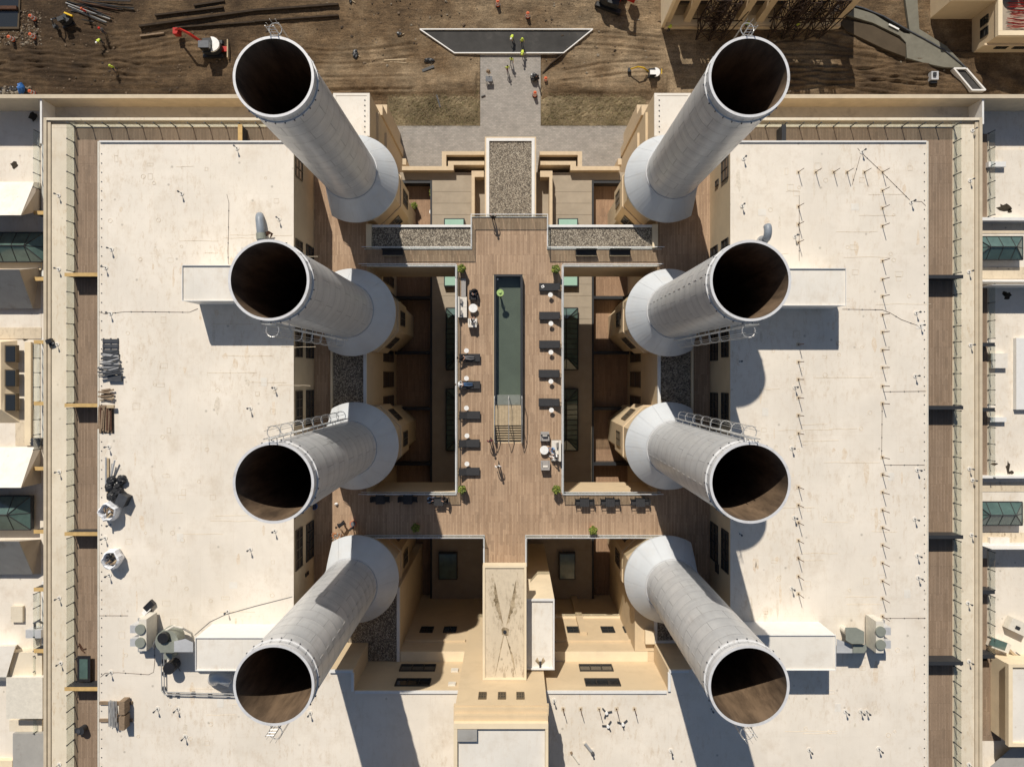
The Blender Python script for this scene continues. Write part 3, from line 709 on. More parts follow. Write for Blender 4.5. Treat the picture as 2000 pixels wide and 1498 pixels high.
# courtyard floor
MB().box(-13.83,13.83,-26.35,24.25,ZG,ZP-.05).build('podium', M['stucco'], tp)
MB().box(-13.83,13.83,-26.35,22.9,ZP-.05,ZP).build('patio_floor', M['patio'], tp)
MB().box(-9.4,9.4,-26.35,22.9,ZP,ZC).build('podium', M['concrete'], tp)
MB().box(-13.83,13.83,22.902,23.8,ZP-.05,ZC).build('podium', M['concrete'], tp)
for s in (-1,1):
    sl_ = MB().box(-2.28,2.28,-.665,.665,0,.028).mesh('floor_slab', M['concrete'])
    for k in range(34):
        o = bpy.data.objects.new('floor_slab', sl_); col.objects.link(o); o.parent = tp; o.location = (s*7.10, 22.2-k*1.36, ZC+.001+.002*(k%3)-ZG)
for s in (-1,1):
    for y in (22.72, 9.1,2.6,-4.0,-10.5,-17):
        a, b = sorted((s*13.8, s*9.63)); MB().box(a, b, y-.17, y+.17, ZP, ZC-.02).build('planter_wall', M['char'], tp)
    a, b = sorted((s*9.42, s*9.62)); MB().box(a, b, -26.3, 22.88, ZP, ZC+.05).build('planter_wall', M['char'], tp)
# north parapets of the podium, stepped round the entrance
for s in (-1,1):
    def pb(a,b,c,d,zt=-14.5,mat='coping',zb=ZG):
        x0_, x1_ = (CX+s*(a-CX)), (CX+s*(c-CX)); MB().pbox(x0_, b, x1_, d, zt, zb).build('parapet', M[mat], tp)
    pb(790 if s<0 else 785,325,886,333); pb(875,315,886,325); pb(886,315,946,322.5); pb(863,296,946,303); pb(863,303,871.5,325) 
    MB().box(*sorted((s*7.66, s*3.25)), 24.85, 25.56, ZG, -15.3).build('planter_bed', M['mud'], tp)
    pb(921,334,945,346,-13.9); pb(921,346,927,452,-13.5,'coping'); pb(786,310,793,322,-15)
# low slab (bench) and rail by the pavilion
# lanterns and skylights on the courtyard floor
def lantern(x0,x1,y0,y1,lab,mt='frost'):
    t = thing('skylight', lab, 'skylight', ((x0+x1)/2,(y0+y1)/2,ZC))
    MB().box(x0,x1,y0,y1,ZC+.001,-14.75).build('kerb', M['char'], t)
    MB().box(x0+.12,x1-.12,y0+.12,y1-.12,-14.749,-14.70).build('pane', M[mt], t)
lantern(5.37,7.72,10.3,18.25,'pale green rooflight passing under the north bridge, right courtyard')
lantern(-7.95,-5.55,10.3,18.25,'pale green rooflight passing under the north bridge, left courtyard')
lantern(5.5,7.4,-23.9,-20.8,'shaded blue green rooflight in the bottom right courtyard','sky_glass')
lantern(-8.6,-6.4,-23.9,-20.8,'shaded blue green rooflight in the bottom left courtyard','sky_glass')
def hip_skylight(x0,x1,y0,y1,zb,zr,n,lab,axis='Y',mt='sky_glass',kerb='char'):
    """hipped glazed roof with ridge along axis; every pane a part"""
    t = thing('skylight', lab, 'skylight', ((x0+x1)/2,(y0+y1)/2,zb))
    MB().box(x0,x1,y0,y1,zb-.5,zb-.002).build('kerb', M[kerb], t)
    if axis == 'Y': L0,L1,a0,a1 = y0,y1,x0,x1
    else: L0,L1,a0,a1 = x0,x1,y0,y1
    hw = (a1-a0)/2; mid = (a0+a1)/2; r0, r1 = L0+hw, L1-hw
    P = (lambda l,a,z: (a,l,z)) if axis == 'Y' else (lambda l,a,z: (l,a,z))
    def pane(pts):
        c = sum((Vector(p) for p in pts), Vector())/len(pts)
        top = [Vector(p)+(c-Vector(p))*.035+Vector((0,0,.03)) for p in pts]; bot = [v-Vector((0,0,.03)) for v in top]
        MB().hull(bot, top).build('pane', M[mt], t)
    bars = MB(); E = [(L0+(L1-L0)*i/n) for i in range(n+1)]
    for sgn, e in ((0,a0),(1,a1)):
        Rg = [min(max(l,r0),r1) for l in E]
        for i in range(n):
            pts = [P(E[i],e,zb),P(E[i+1],e,zb)]
            pts += [P(Rg[i+1],mid,zr)] + ([P(Rg[i],mid,zr)] if abs(Rg[i]-Rg[i+1]) > .05 else [])
            pane(pts); 
            if i: bars.bar(P(E[i],e,zb+.05), P(Rg[i],mid,zr+.05), .06)
    for L, r in ((L0,r0),(L1,r1)):
        pane([P(L,a0,zb),P(L,mid,zb),P(r,mid,zr)]); pane([P(L,mid,zb),P(L,a1,zb),P(r,mid,zr)])
        bars.bar(P(L,a0,zb+.05),P(r,mid,zr+.05),.07); bars.bar(P(L,a1,zb+.05),P(r,mid,zr+.05),.07); bars.bar(P(L,mid,zb+.05),P(r,mid,zr+.05),.06)
    bars.bar(P(r0,mid,zr+.05),P(r1,mid,zr+.05),.08)
    for q in ((P(L0,a0,zb+.03),P(L1,a0,zb+.03)),(P(L0,a1,zb+.03),P(L1,a1,zb+.03)),(P(L0,a0,zb+.03),P(L0,a1,zb+.03)),(P(L1,a0,zb+.03),P(L1,a1,zb+.03))): bars.bar(*q, .10)
    bars.build('glazing_bars', M['char'], t)
    return t
cyd = lambda py: -(py-CY)*.0598
for s, nm in ((-1,'left'),(1,'right')):
    a, b = sorted((s*7.7, s*(5.3 if s<0 else 4.95)))
    hip_skylight(a,b,cyd(722),cyd(602),ZC+.5,ZC+1.2,12,'long dark hipped skylight, upper of two in the %s courtyard' % nm)
    hip_skylight(a,b,cyd(880),cyd(760),ZC+.5,ZC+1.2,12,'long dark hipped skylight, lower of two in the %s courtyard' % nm)
# ---- entrance pavilion
te = thing('building', 'small entrance pavilion with white edged gravel roof', 'pavilion', (0,22,ZG))
MB().box(-3.08,2.73,15.5,26.96,ZG,-12.65).build('wall', M['stucco'], te)
coping(te, -3.08,2.73,15.5,26.96,-12.65,-12.45,.16,'coping')
coping(te, -2.918,2.568,15.67,26.798,-12.65,-12.36,.34,'trim')
gravel_top(te, -2.575,2.225,16.02,26.45,-12.5)
# ---- north corner gate towers with stepped piers
for s, nm in ((-1,'left'),(1,'right')):
    t = thing('tower', 'squat stepped beige corner block with pale roof, top %s of the entrance' % nm, 'tower', (s*16.5,26,ZG))
    def bx(name, a, b, y0, y1, z0, z1, mat):
        x0_, x1_ = sorted((s*a, s*b)); return MB().box(x0_, x1_, y0, y1, z0, z1).build(name, M[mat], t)
    bx('wall',14.8,18.6,22.01,29.26,ZG,-6.2,'stucco'); bx('roof',15.1,18.3,24.8,29.0,-6.2,-6.05,'roof_white')
    bx('parapet',14.8,15.1,24.8,29.26,-6.2,-6.0,'roof_white'); bx('parapet',15.1,18.3,29.0,29.26,-6.2,-6.01,'roof_white'); bx('parapet',15.1,18.3,24.55,24.8,-6.2,-6.02,'trim'); bx('parapet',18.3,18.6,24.55,29.26,-6.2,-6.0,'roof_white')
    m = MB()
    for k in range(7): m.box(*sorted((s*15.25,s*15.37)), 25.2+k*.55, 25.28+k*.55, -6.05, -5.98)
    m.build('fixing_row', M['steel_dark'], t, kind='stuff')
    bx('pier',14.55,14.8,23.2,28.6,ZG,-9.5,'stucco'); bx('pier',14.3,14.549,24.0,27.6,ZG,-13,'coping')
    bx('pier',14.6,16.3,29.265,30.4,ZG,-12,'coping'); bx('pier',15.0,16.8,30.405,32.4,ZG,-17,'coping')
    bx('wall',13.86,14.79,16.5,23.19,ZG,-10,'stucco')
# ---- chimneys ------------------------------------------------------------------
ZT, ZB = 23.5, 4.1
def clip_outer(me, rot=0.0, d=2.12):
    bm = bmesh.new(); bm.from_mesh(me)
    no = Vector((-math.cos(-rot), -math.sin(-rot), 0))
    g_ = bm.verts[:]+bm.edges[:]+bm.faces[:]
    r_ = bmesh.ops.bisect_plane(bm, geom=g_, plane_co=no*d, plane_no=no, clear_outer=True)
    ed = [e for e in r_['geom_cut'] if isinstance(e, bmesh.types.BMEdge)]
    if ed and len(bm.faces): bmesh.ops.holes_fill(bm, edges=ed, sides=0)
    bm.to_mesh(me); n_ = len(bm.faces); bm.free(); return n_
def make_chimney(label):
    t = thing('chimney', label, 'chimney', (0,0,0), local=True)
    n = 64; nr = 13; h = (ZT-.5-ZB)/nr
    rm = None
    for k in range(nr):
        if rm is None:
            m = MB(); A = [2*math.pi*i/n for i in range(n)]
            prof = [(2.430,.016),(2.430,h-.016)]
            for r, z in prof: m.v += [(r*math.cos(a), r*math.sin(a), z) for a in A]
            for q in range(1):
                for i in range(n): m.f.append((q*n+i, q*n+(i+1)%n, (q+1)*n+(i+1)%n, (q+1)*n+i)); m.m.append(0)
            for j in range(5):                      # lapped vertical plate joints
                a = 2*math.pi*j/5; m.obox((2.4285*math.cos(a),2.4285*math.sin(a),h/2),(.010,.035,h-.07),a,1)
            rm = m.mesh('shell_ring', [M['steel'],M['seam']], smooth=False)
            for p in rm.polygons: p.use_smooth = p.index < n
        o = bpy.data.objects.new('shell_ring', rm); col.objects.link(o); o.parent = t
        o.location = (0,0,ZB+k*h); o.rotation_euler = (0,0,(k%2)*math.pi/5+k*.02)
    MB().cyl(0,0,ZB,ZT-.5,2.408,n=n,cap=False).build('shell_backing', M['seam'], t, smooth=True)
    # lining
    m = MB(); A = [2*math.pi*i/n for i in range(n)]
    lv = []
    zz_ = ZT-.02; lv.append((2.305,zz_))
    lv.append((2.305,.2))
    for r, z in lv: m.v += [(r*math.cos(a), r*math.sin(a), z) for a in A]
    for q_ in range(len(lv)-1):
        for i in range(n): m.f.append((q_*n+i,(q_+1)*n+i,(q_+1)*n+(i+1)%n,q_*n+(i+1)%n)); m.m.append(0)
    m.build('lining', M['rust_in'], t, smooth=True)
    MB().cyl(0,0,.1,.2,2.31,n=n).build('floor_plate', M['rust_in'], t)
    ring(2.315,2.475,ZT-.12,ZT,n).build('rim', M['rim'], t, smooth=False)
    ring(2.315,2.43,ZT-.5,ZT-.121,n).build('rim_throat', M['rim'], t)
    c = ring(2.41,2.51,ZT-.95,ZT-.82,n).build('stiffener', M['rim'], t)
    m = MB()
    for j in range(26):
        a = 2*math.pi*j/26+.05; m.obox((2.54*math.cos(a),2.54*math.sin(a),ZT-.88),(.06,.07,.10),a)
    m.build('bolt_lug', M['steel_dark'], c, kind='stuff')
    m = MB()
    for j in range(26):
        a = 2*math.pi*j/26+.05; m.obox((2.45*math.cos(a),2.45*math.sin(a),ZT-.6),(.03,.02,.38),a)
    m.build('bracket', M['steel'], c, kind='stuff')
    ring(2.42,2.52,ZB-.1,ZB+.12,n).build('foot_ring', M['steel'], t)
    # conical skirt of 16 plates
    def plate(r0,z0,r1,z1,k,nn,gap=.012,th=.03):
        m = MB(); a0 = 2*math.pi*k/nn+gap/3; a1 = 2*math.pi*(k+1)/nn-gap/3; S = 4
        top=[];bot=[]
        for r,z in ((r0,z0),(r1,z1)):
            for i in range(S+1):
                a = a0+(a1-a0)*i/S; top.append((r*math.cos(a),r*math.sin(a),z+th)); bot.append((r*math.cos(a),r*math.sin(a),z))
        vs = top+bot; T = 2*(S+1); fs=[]
        for i in range(S):
            fs.append((i,S+1+i,S+2+i,i+1)); fs.append((T+i,T+i+1,T+S+2+i,T+S+1+i))
            fs.append((i,i+1,T+i+1,T+i)); fs.append((S+1+i,T+S+1+i,T+S+2+i,S+2+i))
        fs.append((0,T,T+S+1,S+1)); fs.append((S,2*S+1,T+2*S+1,T+S))
        return m.add(vs,fs)
    pm = plate(2.5,ZB,4.04,1.95,0,16,.006).mesh('skirt_plate', M['skirt'])
    for k in range(16):
        me_ = pm.copy() if 5 <= k <= 10 else pm
        if me_ is not pm and clip_outer(me_, 2*math.pi*k/16) == 0: continue
        o = bpy.data.objects.new('skirt_plate', me_); col.objects.link(o); o.parent = t; o.rotation_euler = (0,0,2*math.pi*k/16); o.location = (0,0,.003*(k%2))
    # solid cone just below the plates
    m = MB().cyl(0,0,1.88,ZB-.04,4.0,2.44,n=48,cap=False); clip_outer(m.build('skirt_backing', M['skirt'], t, smooth=True).data)
    clip_outer(MB().cyl(0,0,1.45,1.90,3.98,3.98,n=48).build('skirt_rim', M['skirt'], t).data)
    MB().box(-2.118,-1.9,-3.3,3.3,0.02,1.9).build('base_wall', M['stucco'], t)
    # octagonal base tower with windows
    ap = 3.45/math.cos(math.pi/8)
    b = MB().cyl(0,0,0,1,1,1,n=8)
    m = MB(); pts = [(ap*math.cos(math.pi/8+i*math.pi/4), ap*math.sin(math.pi/8+i*math.pi/4)) for i in range(8)]
    m.prism(pts, -8.2, 1.44); bt = m.build('base_tower', M['stucco'], t); clip_outer(bt.data)
    pts2 = [(x*1.03,y*1.03) for x,y in pts]
    clip_outer(MB().prism(pts2, -3.0, -2.4).build('cornice', M['coping'], bt).data)
    MB().prism([(x*.86,y*.86) for x,y in pts], ZP-10, -8.21).build('base_stem', M['stucco'], t)
    for k in (0,1,7):
        a = k*math.pi/4; r = 3.45
        for z in (-5.6,):
            o = window(bt, r*math.cos(a), r*math.sin(a), z, 1.5, 2.6, 'S', 2, 3, 'frame_tan')
            o.rotation_euler = (0,0,a+math.pi/2)
    return t
def make_ladder(t, ang):
    """caged ladder up the shell at angle ang"""
    m = MB(); ct = Vector((math.cos(ang),math.sin(ang),0)); s_ = Vector((-math.sin(ang),math.cos(ang),0)); r = 2.72
    for q in (-.24,.24):
        m.bar(ct*r+s_*q+Vector((0,0,ZB+.6)), ct*r+s_*q+Vector((0,0,ZT+.75)), .045)
    z = ZB+.8
    while z < ZT+.9:
        m.bar(ct*r-s_*.24+Vector((0,0,z)), ct*r+s_*.24+Vector((0,0,z)), .025); z += .32
    z = ZB+1
    while z < ZT: 
        for q in (-.24,.24): m.bar(ct*2.43+s_*q+Vector((0,0,z)), ct*r+s_*q+Vector((0,0,z)), .04)
        z += 2.6
    L = m.build('ladder', M['galv'], t)
    hoop = MB(); pts = []
    for i in range(13):
        a = R(-140)+R(280)*i/12; pts.append(ct*(r+.32+.40*math.cos(a)) + s_*(.40*math.sin(a)))
    hoop.tube([ct*r+s_*-.24]+pts+[ct*r+s_*.24], .028, 5)
    me = hoop.mesh('hoop', M['galv'])
    z = ZB+2.6
    while z <= ZT+.9:
        o = bpy.data.objects.new('hoop', me); col.objects.link(o); o.parent = L; o.location = (0,0,z); z += 2.35
    c = MB()
    for a in (-70,-25,25,70):
        p = ct*(r+.32+.40*math.cos(R(a)))+s_*.40*math.sin(R(a)); c.bar(p+Vector((0,0,ZB+2.6)), p+Vector((0,0,ZT+.2)), .022)
    c.build('cage_bar', M['galv'], L)
chim = [(-14.5,18.1,90,'top left'),(-14.78,5.75,-88,'left side second from top'),(-14.5,-6.56,92,'left side third from top'),(-14.48,-18.85,-90,'bottom left'),
        (14.42,18.1,90,'top right'),(14.5,5.72,-90,'right side second from top'),(14.48,-6.56,88,'right side third from top'),(14.4,-18.9,-90,'bottom right')]
look = ['grey steel chimney with jet black opening and riveted collar, top left corner',
 'shaded grey chimney second from the top on the left, caged ladder on its south side',
 'grey chimney third from the top on the left, caged ladder on its north side',
 'grey chimney at the bottom left with half its brown lining sunlit',
 'grey steel chimney at the top right corner in front of the construction site',
 'pale grey chimney second from the top on the right beside the roof box',
 'bright grey chimney third from the top on the right, ladder cage over the roof shadow',
 'bright grey chimney at the bottom right with a sunlit brown crescent inside']
c0 = make_chimney(look[0]); stacks = [c0]
for i in range(1,8): stacks.append(copy_tree(c0, (0,0,0), 0, look[i]))
for i, (x,y,a,nm) in enumerate(chim):
    stacks[i].location = (x,y,0); stacks[i].rotation_euler = (0,0,math.pi*(i>3)); stacks[i]['group'] = 'tall steel chimneys in two rows of four'
    ORG[stacks[i].name] = (0,0,0); make_ladder(stacks[i], R(a)-stacks[i].rotation_euler.z)
# rows of welded cleats along some stacks
def cleats(t, ang, a_w=.36):
    me = MB().obox((0,0,0),(.05,.03,.62)).mesh('cleat', M['galv']); z = ZB+1.2
    while z < ZT-1.2:
        o = bpy.data.objects.new('cleat', me); col.objects.link(o); o.parent = t
        o.location = (2.44*math.cos(ang),2.44*math.sin(ang),z); o.rotation_euler = (0,0,ang); z += 1.45
for i, a in ((5,R(168)),(6,R(190)),(7,R(205)),(7,R(170)),(3,R(20))): cleats(stacks[i], a-stacks[i].rotation_euler.z)
# ================================================================ OUTER LOW WINGS
def P3(px, py, z): return W(px, py, z)
def pquadblock(parent, name, mat, top, zt, base, zb):
    """solid between a top outline and a base outline, both given in photo pixels at their own heights"""
    ztl = zt if isinstance(zt,(list,tuple)) else [zt]*len(top)
    return MB().hull([W(a,b,zb) for a,b in base], [W(a,b,z) for (a,b),z in zip(top,ztl)]).build(name, M[mat], parent)
k9 = (H-ZL)/F
tw = thing('building', 'low outer roofs along the left edge of the photo', 'low building', (-50,0,ZG))
te_ = thing('building', 'low outer roofs along the right edge of the photo', 'low building', (50,0,ZG))
for s, t in ((-1,tw),(1,te_)):
    a, b = sorted((s*44.41 if s<0 else 44.59, s*78)); MB().box(a, b, -60, 24.36, ZG, ZL-.02).build('wall', M['stucco'], t)
    MB().box(a, b, -60, 24.36, ZL-.02, ZL).build('roof', M['roof'], t)
    # north strip between the parapets
    a, b = sorted((s*18.61, s*49.0)); MB().box(a, b, 24.37, 28.6, ZG, ZN).build('roof', M['gutter'], t)
    a, b = sorted((s*49.01, s*78)); MB().box(a, b, 24.37, 28.6, ZG, ZL-.25).build('roof', M['roof'], t)
    a, b = sorted((s*18.61, s*78)); MB().box(a, b, 28.601, 29.0, ZG, -5.7).build('parapet', M['parapet'], t)
    a, b = sorted((s*48.8, s*49.0)); MB().box(a, b, 24.0 if s<0 else 26.0, 28.6, ZL, -5.9).build('parapet', M['trim'], t)
# --- left side pieces
def lp(name, mat, top, zt, base=None, zb=ZL, par=None): return pquadblock(par or tw, name, mat, top, zt, base or top, zb)
def slab(par, mat, a,b,c,d, z, h=.15, name='roof_patch'): 
    return MB().pbox(a,b,c,d,z,z-h).build(name, M[mat], par)
# balcony strip below the ledge, with dividers and white kerb
for y0,y1 in ((262,540),(660,868),(1135,1500)):
    slab(tw,'trim',81.5,y0,85,y1, ZL+.25,.24,'kerb')
def dorm(py0,py1,up,par=tw):
    """sloping clerestory roof; up='N' faces the sun, 'S' falls away from it"""
    n0, n1 = (68,42) if up=='N' else (38,65)
    zt = [ZL+.6,ZL+.6,ZL+3.9,ZL+3.9] if up=='N' else [ZL+3.6,ZL+3.6,ZL+.5,ZL+.5]
    dz = MB().hull([W(-60,py0,ZL),W(80,py0+(2 if up=='N' else -4),ZL),W(80,py1-(8 if up=='N' else 0),ZL),W(-60,py1,ZL)],
                   [W(-60,py0,zt[0]),W(n0,py0,zt[1]),W(n1,py1,zt[2]),W(-60,py1,zt[3])])
    o = dz.build('clerestory', M['grey_stucco'], par)
    a = [Vector(W(-60,py0,zt[0])),Vector(W(n0,py0,zt[1])),Vector(W(n1,py1,zt[2])),Vector(W(-60,py1,zt[3]))]
    MB().hull([v+Vector((0,0,.01)) for v in a],[v+Vector((0,0,.09)) for v in a]).build('roof_slope', M['roof_white' if up=='N' else 'roof_grey'], par)  # south slopes get the grey material: their shade is put into the colour
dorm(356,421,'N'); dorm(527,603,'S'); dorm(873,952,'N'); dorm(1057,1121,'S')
slab(tw,'stucco_pale',-60,512,80,527,ZL+.4,.4,'parapet'); slab(tw,'roof_dirty',-60,640,80,662,ZL+.08)
hip_skylight(W(-60,0,ZL)[0], W(88,0,ZL+.8)[0], W(0,512,ZL+.8)[1], W(0,455,ZL+.8)[1], ZL+.9, ZL+1.8, 6, 'large green hipped skylight at the left edge, upper one', 'X')
hip_skylight(W(-60,0,ZL)[0], W(62,0,ZL+.8)[0], W(0,1034,ZL+.8)[1], W(0,968,ZL+.8)[1], ZL+.9, ZL+1.9, 4, 'large green hipped skylight at the left edge, lower one', 'X')
# wall with three windows seen at the left (z falls from the roof to a court)
b = MB().hull([W(-60,665,ZL),W(34,665,ZL),W(40,826,ZL),W(-60,826,ZL)],[W(-60,668,ZL+1.2),W(2,668,ZL+1.2),W(2,800,ZL+1.2),W(-60,800,ZL+1.2)]); b.build('light_shaft', M['stucco_pale'], tw)
for py in (691,738.5,786):
    MB().pbox(9,py-17,31,py+17,ZL+1.0,ZL+.5).build('window', M['frame_tan'], tw)
    w_ = MB().pbox(11,py-15,29,py+15,ZL+1.06,ZL+1.0).build('window', M['glass_dark'], tw)
slab(tw,'roof',-60,606,80,640,ZL+.03); slab(tw,'roof_dirty',30,800,66,870,ZL+.05)
slab(tw,'stucco_pale',48,668,60,870,ZL+.35,.3,'parapet')
# lower left plant boxes
t = thing('roof_unit', 'large white box on the low roof at bottom left', 'roof unit', W(45,1350,ZL))
MB().pbox(15,1326,80,1400,ZL+2.0,ZL).build('housing', M['roof_white'], t)
MB().pbox(12,1323,83,1403,ZL+2.12,ZL+2.001).build('lid', M['pale'], t)
slab(tw,'ledge',20,1274,82,1322,ZL+1.1,1.1,'raised_kerb'); slab(tw,'ledge',18,1406,82,1428,ZL+.8,.8,'raised_kerb')
lp('sloped_roof','roof_white',[(-60,1262),(30,1262),(12,1322),(-60,1322)],[ZL+1.6]*4,[(-60,1258),(34,1258),(15,1330),(-60,1330)])
slab(tw,'roof_grey',25,1432,85,1560,ZL+1.2,1.2,'roof_block'); slab(tw,'stucco_pale',-60,1485,24,1560,ZL+.5,.5,'roof_block')
slab(tw,'ledge',21,1184,44,1215,ZL+.35,.34,'hatch'); 
# stacked tray near (68,862)
t = thing('roof_unit', 'grey louvred box with a bent pipe on the lower left ledge', 'roof unit', W(70,1245,ZL))
MB().pbox(50,1230,80,1246,ZL+1.2,ZL).build('housing', M['steel'], t)
MB().tube([W(68,1229,ZL+.6),W(68,1216,ZL+1.4),W(75,1212,ZL+1.4),W(82,1216,ZL+.4)],.12,6).build('pipe', M['steel_dark'], t)
t = thing('debris_stack', 'dark stack of trays beside the white kerb on the left low roof', 'stack', W(68,863,ZL))
for k in range(6): MB().pbox(58+random.random()*2,856+k*2.6,79,858+k*2.6,ZL+.7-.05*k,ZL+.1).build('tray', M['steel_dark'], t)
# balcony dividers of the outer strips
for s, t, lst in ((-1,tw,(412,541,664,784,911,1034,1147,1267)),(1,te_,(669,796,1152,1278))):
    for py in lst:
        x0 = (66 if s<0 else 1943); y = -(py+4-CY)*((H-ZL-1.5)/F)
        xx = (x0-CX)*((H-ZL-1.5)/F); a, b = sorted((s*44.42 if s<0 else 44.6, xx))
        dv = MB().box(a,b,y-.14,y+.14,ZL+.01,ZL+1.45).build('divider', M['char'], t)
        MB().box(a,b,y-.2,y+.2,ZL+1.451,ZL+1.52).build('cap', M['gold' if s<0 else 'char'], dv)
# --- right side pieces
for y0,y1 in ((262,424),(556,930),(1090,1290),(1285,1446)):
    slab(te_,'terrace',1880,y0,1928 if y1<1300 else 1955,y1,ZL+.03,.03,'terrace_floor')
for y0,y1 in ((425,437),(547,556),(930,940),(1063,1072)): slab(te_,'trim',1880,y0,2060,y1-6,ZL+.9,.9,'parapet')
slab(te_,'roof_dirty',1880,437,2060,456,ZL+.05); slab(te_,'roof_dirty',1880,522,2060,545,ZL+.05); slab(te_,'roof_dirty',1880,942,2060,960,ZL+.05); slab(te_,'roof_dirty',1880,1040,2060,1062,ZL+.05)
hip_skylight(W(1900,0,ZL+.8)[0], W(1996,0,ZL+.8)[0], W(0,508,ZL+.8)[1], W(0,463,ZL+.8)[1], ZL+.9, ZL+1.7, 4, 'green hipped skylight at the right edge, upper one', 'X')
hip_skylight(W(1900,0,ZL+.8)[0], W(1995,0,ZL+.8)[0], W(0,1025,ZL+.8)[1], W(0,980,ZL+.8)[1], ZL+.9, ZL+1.7, 4, 'green hipped skylight at the right edge, lower one', 'X')
MB().pbox(1937,556,2100,556.8,ZL+2.6,ZL).build('wall', M['trim'], te_)
MB().pbox(1937,1072,2100,1072.8,ZL+2.4,ZL).build('wall', M['trim'], te_)
for a in ((1936,690,1968,719),(1934,1060-10,1972,1063)): slab(te_,'roof_white',a[0],a[1],a[2],a[3],ZL+.5,.5,'raised_kerb')
for a in ((1931,316,1965,326),(1934,815,1966,824),(1985,660,2030,800)): slab(te_,'trim',*a,ZL+.5,.5,'curb_block')
t = thing('roof_unit', 'big white roof box with tan rim at bottom right', 'roof unit', W(2010,1400,ZL))
MB().pbox(1974,1300,2120,1455,ZL+3.0,ZL).build('housing', M['stucco_pale'], t)
MB().pbox(1978,1307,2115,1449,ZL+3.06,ZL+3.001).build('lid', M['roof_white'], t)
for a in ((1970,1297,1978,1458),(1978,1297,2120,1303),(1978,1451,2120,1458)): MB().pbox(*a,ZL+3.3,ZL+2.8).build('rim', M['stucco_pale'], t)
slab(te_,'terrace',1880,1300,1958,1440,ZL+.04,.03,'terrace_floor')
lp('sloped_roof','roof_grey',[(1930,1500),(1975,1460),(2060,1460),(2060,1560),(1930,1560)],[ZL+1]*5,None,ZL,te_)
t = thing('roof_unit', 'tilted beige appliance lying on the right low roof', 'roof unit', W(1985,1222,ZL))
MB().obox(W(1985,1222,ZL+.5),(2.0,1.3,.8),R(-25)).build('housing', M['pale'], t)
MB().obox(W(1988,1226,ZL+.93),(.5,.35,.06),R(-25)).build('opening', M['char'], t)
t = thing('roof_unit', 'pale green topped box beside the lower right balconies', 'roof unit', W(1950,1258,ZL))
MB().obox(W(1950,1258,ZL+.5),(1.9,1.0,1.0),R(-20)).build('housing', M['pale'], t)
MB().obox(W(1950,1257,ZL+1.03),(1.75,.85,.05),R(-20)).build('lid', M['sky_glass'], t)
t = thing('timber', 'light timber offcut leaning on the right low roof', 'timber', W(1982,1280,ZL+3))
MB().obox(W(1980,1277,ZL+.3),(1.3,.25,.15),R(-45)).build('plank', M['wood_light'], t); MB().obox(W(1993,1280,ZL+.3),(1.2,.1,.1),R(-35)).build('plank', M['steel_dark'], t)
# stains on right roofs: flat algae marks
M['algae'] = mottled('dark algae', (.045,.035,.024), .5, 3, .95)
def blotch(par, px, py, z, r, n=11, sx=1, sy=1, mat='algae', seed=0):
    rn = random.Random(seed+int(px*7+py)); c = W(px,py,z)
    pts = [(c[0]+r*sx*math.cos(2*math.pi*i/n)*rn.uniform(.45,1.15), c[1]+r*sy*math.sin(2*math.pi*i/n)*rn.uniform(.45,1.15)) for i in range(n)]
    return MB().prism(pts, z+.001, z+.006).build('stain', M[mat], par)
for px,py,r,sx,sy in ((1962,405,.7,1.3,.6),(1972,413,.5,.8,.6),(1943,906,.45,1,.4),(1969,913,.6,.5,1.2),(1974,923,.4,1,.6),(1968,577,.55,1,.9),(1962,573,.4,.8,.8)): blotch(te_,px,py,ZL+.012,r,sx=sx,sy=sy)
for px,py,r in ((28,323,.5),(66,228,.6),(20,640,.8),(50,655,.9),(8,628,.6)): blotch(tw,px,py,ZL+.012,r)

# ================================================================ GLASS RAILINGS
def rail(label, pts, z, h, step, top=False, post=True, lean=0, fine=True, group=None, col_top='rim'):
    c = pts[0]; t = thing('glass_railing', label, 'railing', (c[0],c[1],z), group=group)
    pc = {}
    for i in range(len(pts)-1):
        a, b = Vector((*pts[i],z)), Vector((*pts[i+1],z)); L = (b-a).length; d = (b-a)/L; n = max(1, round(L/step)); s = L/n
        yaw = math.atan2(d.y, d.x); nr = Vector((-d.y, d.x, 0))
        key = round(s,3)
        if key not in pc:
            pc[key] = MB().box(.03,s-.03,-.008,.008,.06,h).mesh('pane', M['glass'])
        if 'post' not in pc:
            q = MB().box(-.03,.03,-.035,.035,0,h*.97); q.obox((0,0,h*.97),(.10,.10,.08)); q.obox((0,0,.06),(.12,.12,.12))
            pc['post'] = q.mesh('post', M['steel_dark'])
        for k in range(n):
            o = bpy.data.objects.new('pane', pc[key]); col.objects.link(o); o.parent = t
            p = a+d*s*k-Vector((c[0],c[1],z)); o.location = p; o.rotation_euler = (0,0,yaw)
        if post:
            for k in range(n+1 if i == len(pts)-2 else n):
                o = bpy.data.objects.new('post', pc['post']); col.objects.link(o); o.parent = t
                o.location = a+d*s*k-Vector((c[0],c[1],z)); o.rotation_euler = (0,0,yaw)
        m = MB(); m.obox((a+b)/2+Vector((0,0,.04)),(L,.05,.08),yaw); m.build('base_shoe', M['ledge' if post else 'rim'], t)
        if top: MB().obox((a+b)/2+Vector((0,0,h+.02)),(L+.05,.06,.04),yaw).build('top_rail', M[col_top], t)
    return t
